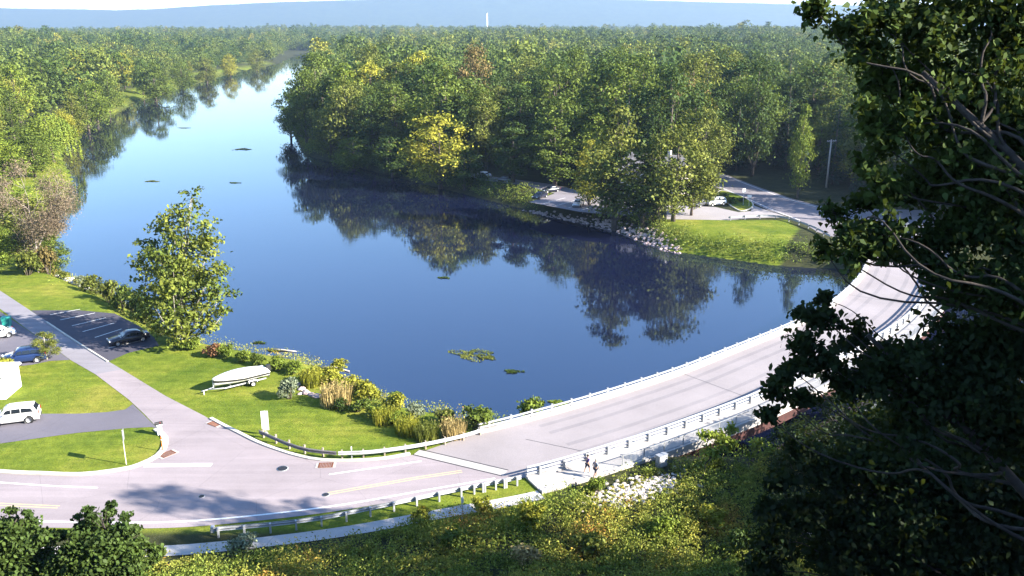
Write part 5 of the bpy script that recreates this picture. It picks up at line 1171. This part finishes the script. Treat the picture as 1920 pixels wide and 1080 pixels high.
for q in ((885, 665, 66, .85, 'olive', "largest olive weed raft in midstream"), (915, 671, 30, .5, 'olive', "small weed streak touching the largest raft"), (962, 697, 30, .5, 'dark', "small dark weed raft right of the largest"), (1050, 757, 40, .7, 'bright', "bright green weed raft beside the bridge rail"), (833, 521, 22, .4, 'dark', "thin dark weed streak in the middle of the river"),
          (486, 643, 22, .4, 'dark', "dark weed patch off the bank behind the boat"), (516, 657, 30, .4, 'olive', "olive weed patch off the bank behind the boat"), (285, 340, 24, .5, 'olive', "left weed streak in the pale upper water"), (440, 343, 18, .5, 'dark', "right weed streak in the pale upper water"), (455, 280, 30, .8, 'olive', "scattered weed in the bright upper reach"), (345, 240, 20, .5, 'olive', "weed streak near the left bank reflections")): weed_raft(*q)

# bank undergrowth and meadow: one mass each
def mass(name, pts, hs, leafn, size, tint, label, mt, seed):
    rng = np.random.default_rng(seed); n = len(pts); k = np.repeat(np.arange(n), leafn); m = len(k)
    f = rng.random(m) ** .8; sp = (.10 + .30 * np.sin(f * 2.6)) * hs[k]
    pos = pts[k] + np.stack([rng.normal(0, 1, m) * sp, rng.normal(0, 1, m) * sp, f * hs[k]], -1)
    nr = np.stack([rng.normal(0, .5, m), rng.normal(0, .5, m), np.full(m, .5)], -1)
    V = leaf_cloud(rng, pos, nr, size if np.isscalar(size) else size[k], .5, .5); t = np.clip(tint[k] + rng.normal(0, .10, m), 0, 1)
    o = obj(name, quads_mesh(name, V, mt, attr=t)); tag(o, label, kind="stuff"); return o
def vnoise(x, y, s, seed):
    r = np.random.default_rng(seed); a = r.uniform(0, 6.28, (9, 2)); return sum(np.sin((x * np.cos(q[0]) + y * np.sin(q[0])) * s * (1 + i * .35) + q[1] * 3) for i, q in enumerate(a)) / 9
def meadow():
    rng = np.random.default_rng(41); n = 11000; x = rng.uniform(-34, 44, n); y = rng.uniform(38, 70, n)
    lim = np.interp(x, [p[0] for p in offset(ROADR, -4.2)], [p[1] for p in offset(ROADR, -4.2)]); sd = river_sd(x, y)
    k = (y < lim - .3 - .5 * (x < -12)) & (sd > 1.0) & (y > 40); x, y = x[k], y[k]; z = ground_z(x, y); h = rng.uniform(.45, 1.6, len(x)) * (1 + .8 * vnoise(x, y, .35, 2)) * (1 + .5 * vnoise(x, y, 1.1, 3))
    cx = P(1195, 925, -0.3); near_rip = ((x - cx.x) ** 2 / 22 + (y - cx.y - .45 * (x - cx.x)) ** 2 / 4) < 1; h = np.where(near_rip, .25, h)
    tint = .42 + .8 * vnoise(x, y, .25, 5) + .45 * vnoise(x, y, 1.0, 6) + .30 * np.exp(-((x - 17) ** 2 + (y - 60) ** 2) / 18) + .25 * np.exp(-((x + 3) ** 2 + (y - 61) ** 2) / 10)
    mass("meadow_weeds", np.stack([x, y, z], -1), h * .8, 36, .19, tint, "tall weedy meadow turning yellow on the slope below", LEAF_WEED, 42)
meadow()
FOOT = [tuple(p) for p in offset(ROADR, -4.4)] + [tuple(p) for p in offset(ROADR, 11.6)][::-1]
def under_bridge(x, y): return in_poly(x, y, FOOT)
def bank_strip(bank, d0, d1, per, hs, leafn, size, tint0, name, label, seed, flip=1, cond=None):
    rng = np.random.default_rng(seed); path = spline(bank, 2.0); pts = []
    for i, p in enumerate(path):
        nl = normal_at(path, i)
        for _ in range(per): o = rng.uniform(d0, d1) * flip; pts.append((p[0] + nl[0] * o + rng.normal(0, .6), p[1] + nl[1] * o + rng.normal(0, .6)))
    q = np.array(pts); q = q[cond(q)] if cond is not None else q
    q = q[~under_bridge(q[:, 0], q[:, 1])]; q = q[~in_poly(q[:, 0], q[:, 1], CAR_PARK)]
    sd = river_sd(q[:, 0], q[:, 1]); q = q[sd > .2]; z = ground_z(q[:, 0], q[:, 1]); h = rng.uniform(.6, 1.3, len(q)) * hs
    tint = np.clip(tint0 + .4 * vnoise(q[:, 0], q[:, 1], .12, seed) + rng.normal(0, .08, len(q)), 0, 1)
    mass(name, np.stack([q[:, 0], q[:, 1], z], -1), h, leafn, size, tint, label, LEAF_WEED, seed + 1)
bank_strip(near_bank[9:17], .3, 4.5, 9, 1.15, 26, .20, .62, "bank_weeds", "weedy strip between the lawn and the river", 51, -1, lambda q: (q[:, 0] < 3) & (q[:, 1] < 150))
bank_strip(far_bank[4:16], .3, 5.0, 9, 1.6, 22, .34, .22, "bank_weeds", "undergrowth at the foot of the far wood", 55, -1, lambda q: q[:, 1] < 420)
bank_strip(near_bank[3:10], .3, 6.0, 5, 1.3, 16, .36, .42, "bank_weeds", "grassy weeds along the left bank upstream", 57, -1, lambda q: q[:, 1] > 140)
bank_strip(near_bank[16:21], .3, 6.0, 10, 1.3, 26, .22, .2, "bank_weeds", "shaded weeds under the bridge end", 59, -1)

# ------------------------------------------------------------------ near trees framing the view
def lobed_leaves(rng, pos, nrm, size, jitter=.6):
    """six-cornered broad leaves for trees close to the camera"""
    n = len(pos); nr = nrm + rng.normal(0, jitter, (n, 3)); nr /= np.linalg.norm(nr, axis=1)[:, None] + 1e-9
    a = rng.normal(0, 1, (n, 3)) + np.array([0, 0, -1.2]); u = a - nr * (a * nr).sum(1)[:, None]; u /= np.linalg.norm(u, axis=1)[:, None] + 1e-9; w = np.cross(nr, u); s = (size * rng.uniform(.6, 1.3, n))[:, None] * .5
    pts = ((-1, 0, 0), (-.35, .62, .10), (.25, .42, .04), (1.0, 0, -.18), (.25, -.42, .04), (-.35, -.62, .10)); V = np.empty((n, 6, 3))
    for i, (p, q, b) in enumerate(pts): V[:, i] = pos + (u * p + w * q + nr * b) * s
    return V.reshape(-1, 3)
def near_tree(label, base, lobes, leaf, size, dens, seed, trunk_r=.28, name="tree", group=None, sub=7, leafmat=None, trunk_top=None, bark=BARK_DK, extra=()):
    """lobes: (pixel x, pixel y, depth in metres, radius in metres); every lobe hangs on its own limb"""
    rng = np.random.default_rng(seed); b = Vector((base[0], base[1], gz(*base) - .3)); pts = [ray_at(x, y, d) - b for x, y, d, r in lobes]
    t = thing(name, label, "tree", b, 0, group); m = MB()
    zt = max(p.z for p in pts); top = trunk_top or (sum((p for p in pts), Vector()) / len(pts)); tip = Vector((top[0], top[1], zt * .92))
    tr = [Vector((tip.x * (i / 8) ** 1.4, tip.y * (i / 8) ** 1.4, tip.z * i / 8)) + Vector(rng.normal(0, .10, 3)) * (i > 0) for i in range(9)]
    m.tube(tr, [trunk_r * (1.3 if i == 0 else 1) * (1 - .8 * i / 8) for i in range(9)], 9); P_, N_ = [], []
    for p, (x, y, d, r) in zip(pts, lobes):
        f = min(.92, max(.12, (p.z - .45 * math.hypot(p.x - tip.x * .5, p.y - tip.y * .5)) / tip.z)); i = int(f * 8); q0 = tr[i].lerp(tr[min(i + 1, 8)], f * 8 - i)
        mid = q0.lerp(p, .5) + Vector(rng.normal(0, .08 * (p - q0).length, 3)); rb = max(.02, trunk_r * .30 * (1 - .6 * f)); ln = (p - q0).length; wob = [Vector(rng.normal(0, .055 * ln, 3)) for _ in range(5)]
        arc = [q0.lerp(mid, .35) + wob[0], q0.lerp(mid, .7) + wob[1], mid + Vector((0, 0, .06 * ln)), mid.lerp(p, .4) + wob[2], mid.lerp(p, .75) + wob[3]]
        arc = [q0] + arc + [p]; rad = [rb, rb * .85, rb * .7, rb * .58, rb * .45, rb * .34, rb * .22]
        for _ in range(2):      # cut the corners so that limbs bend instead of kinking
            na, nr_ = [arc[0]], [rad[0]]
            for u0, u1, r0, r1 in zip(arc[:-1], arc[1:], rad[:-1], rad[1:]): na += [u0.lerp(u1, .25), u0.lerp(u1, .75)]; nr_ += [r0 * .75 + r1 * .25, r0 * .25 + r1 * .75]
            arc, rad = na + [arc[-1]], nr_ + [rad[-1]]
        m.tube(arc, rad, 6)
        for k in range(sub):
            dd = Vector(rng.normal(0, 1, 3)); dd = Vector((dd.x, dd.y, dd.z * .7)).normalized(); e = p + dd * r * rng.uniform(.55, 1.0); m.tube([p, p.lerp(e, .55) + Vector((0, 0, .08 * r)), e], [rb * .30, rb * .2, .006], 4, cap=False)
            n = max(4, int(dens * r * r / sub)); s = rng.random(n); c = np.array(p.lerp(e, .35))[None] * (1 - s[:, None]) + np.array(e)[None] * s[:, None] + rng.normal(0, .26 * r, (n, 3)) * np.array([1, 1, .7])
            P_.append(c); N_.append(np.tile([dd.x * .4, dd.y * .4, .55], (n, 1)))
    obj("trunk", m.mesh("trunk"), bark, t)
    c = obj("crown", quads_mesh("crown", lobed_leaves(rng, np.concatenate(P_), np.concatenate(N_), size), nv=6), leafmat or LEAF[leaf], t)
    TREES.append((t, "near", leaf, 0)); return t
def L_(d, *l): return [(x, y, d + ((x * 7 + y * 13) % 10 - 5) * .22, r * d / F_PX) for x, y, r in l]
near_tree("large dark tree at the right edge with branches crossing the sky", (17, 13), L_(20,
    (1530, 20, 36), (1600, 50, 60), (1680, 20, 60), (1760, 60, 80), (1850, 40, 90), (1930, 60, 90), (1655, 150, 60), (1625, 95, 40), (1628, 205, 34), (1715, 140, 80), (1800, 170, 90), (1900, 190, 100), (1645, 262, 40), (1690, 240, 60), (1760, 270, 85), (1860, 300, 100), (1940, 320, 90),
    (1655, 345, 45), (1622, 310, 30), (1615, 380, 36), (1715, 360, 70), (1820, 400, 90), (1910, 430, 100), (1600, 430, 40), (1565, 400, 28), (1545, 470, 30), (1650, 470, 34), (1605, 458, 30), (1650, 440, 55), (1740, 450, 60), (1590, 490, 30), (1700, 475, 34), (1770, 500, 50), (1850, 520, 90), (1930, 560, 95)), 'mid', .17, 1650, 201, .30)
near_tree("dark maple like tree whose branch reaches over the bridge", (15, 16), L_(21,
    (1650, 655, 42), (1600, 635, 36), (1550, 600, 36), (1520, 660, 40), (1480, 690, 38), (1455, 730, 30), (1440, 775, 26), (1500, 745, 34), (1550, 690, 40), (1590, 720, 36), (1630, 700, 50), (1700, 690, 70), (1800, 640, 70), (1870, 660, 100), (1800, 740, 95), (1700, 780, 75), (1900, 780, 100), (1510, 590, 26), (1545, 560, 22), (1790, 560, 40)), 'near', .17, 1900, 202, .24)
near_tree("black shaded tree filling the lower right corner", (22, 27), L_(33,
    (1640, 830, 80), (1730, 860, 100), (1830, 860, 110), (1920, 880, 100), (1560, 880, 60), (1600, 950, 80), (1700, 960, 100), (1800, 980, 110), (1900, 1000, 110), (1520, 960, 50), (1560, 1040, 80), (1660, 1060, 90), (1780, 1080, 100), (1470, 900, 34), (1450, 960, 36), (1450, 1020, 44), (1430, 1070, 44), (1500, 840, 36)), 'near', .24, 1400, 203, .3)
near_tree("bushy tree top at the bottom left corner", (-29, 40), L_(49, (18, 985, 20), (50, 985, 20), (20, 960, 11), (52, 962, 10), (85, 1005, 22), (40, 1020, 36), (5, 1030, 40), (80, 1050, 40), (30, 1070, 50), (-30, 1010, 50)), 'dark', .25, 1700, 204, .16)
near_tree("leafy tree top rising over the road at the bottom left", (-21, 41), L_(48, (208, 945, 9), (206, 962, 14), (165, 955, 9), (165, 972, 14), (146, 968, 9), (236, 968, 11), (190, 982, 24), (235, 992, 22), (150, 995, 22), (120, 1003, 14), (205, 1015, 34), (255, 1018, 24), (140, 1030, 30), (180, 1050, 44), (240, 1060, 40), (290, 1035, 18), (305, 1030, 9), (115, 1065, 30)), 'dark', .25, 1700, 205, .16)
near_tree("bright young tree lit up below the bridge footway", (15.6, 66.5), L_(77, (1340, 815, 20), (1325, 845, 22), (1360, 840, 22), (1340, 875, 26), (1318, 815, 14), (1372, 805, 14), (1345, 910, 22)), 'bright', .34, 320, 206, .07, sub=5)
near_tree("small bright tree right of the young tree below the bridge", (20.5, 70), L_(80, (1425, 830, 20), (1440, 850, 18), (1410, 855, 16), (1432, 880, 16)), 'bright', .34, 260, 207, .06, sub=5)
near_tree("small half lit tree in the shade below the bridge pier", (25, 66), L_(80, (1530, 880, 26), (1505, 890, 18), (1555, 900, 20)), 'green', .34, 240, 208, .06, sub=5)
# the wooded hillside to the right: mid-distance trees behind the near ones
for x, y, h, w, k, lf, lb in ((27, 41.5, 27, 12, "oval2", 'near', "slim dark hillside tree at the lower right"), (30, 45.5, 33, 10.5, "oval3", 'near', "tall hillside tree beyond the lower right corner"), (32, 30, 24, 13, "broad3", 'dark', "dark hillside tree at the right edge behind the near trees"), (34, 46, 12, 11, "broad1", 'dark', "dark hillside tree at the right edge above the water")):
    tree(k, x, y, h, w, lf, lb, group="trees on the near hillside")
for i, (x, y, h, w) in enumerate(((52, 50, 21, 14), (60, 50, 25, 15), (68, 47, 27, 15), (45, 54, 16, 12), (76, 44, 28, 15), (38, 58, 11, 9), (44, 22, 22, 14), (41, 9, 32, 15), (38, -2, 30, 15), (52, 6, 32, 16), (33, 13, 28, 12), (34, 21, 23, 12), (39, 27, 24, 13), (46, 31, 24, 13))):
    tree(f"broad{i % 7}", x, y, h, w, 'dark', f"dark tree on the hillside beyond the right edge, {ORD[i] if i else 'first'} from the river" if i else "dark hillside tree beyond the right edge, nearest the river", group="trees on the near hillside")
for x, y, h, w, k, lb in ((24, 66, 6.5, 6, 4, "left one of the low dark trees under the bridge rail"), (29, 69, 8.5, 7.5, 5, "middle one of the low dark trees under the bridge rail"), (36, 73, 9.5, 8, 2, "right one of the low dark trees under the bridge rail"), (21, 58, 4.5, 5, 6, "low dark tree at the right end of the meadow"), (27, 60, 6, 6, 1, "low dark tree behind the right end of the meadow"), (44, 80, 10, 9, 0, "low dark tree at the water right of the bridge gap")):
    tree(f"broad{k}", x, y, h, w, 'near', lb, group="low dark trees below the bridge")
# fallen limb in the shaded corner
q = [ray_at(1500, 985, 40), ray_at(1560, 1035, 40), ray_at(1640, 1025, 39.5), ray_at(1680, 1050, 39)]
tag(MB().tube(q, [.07, .09, .08, .05], 7).build("dead_branch", BARK_PALE), "pale dead branch caught in the shaded lower right corner", "branch")
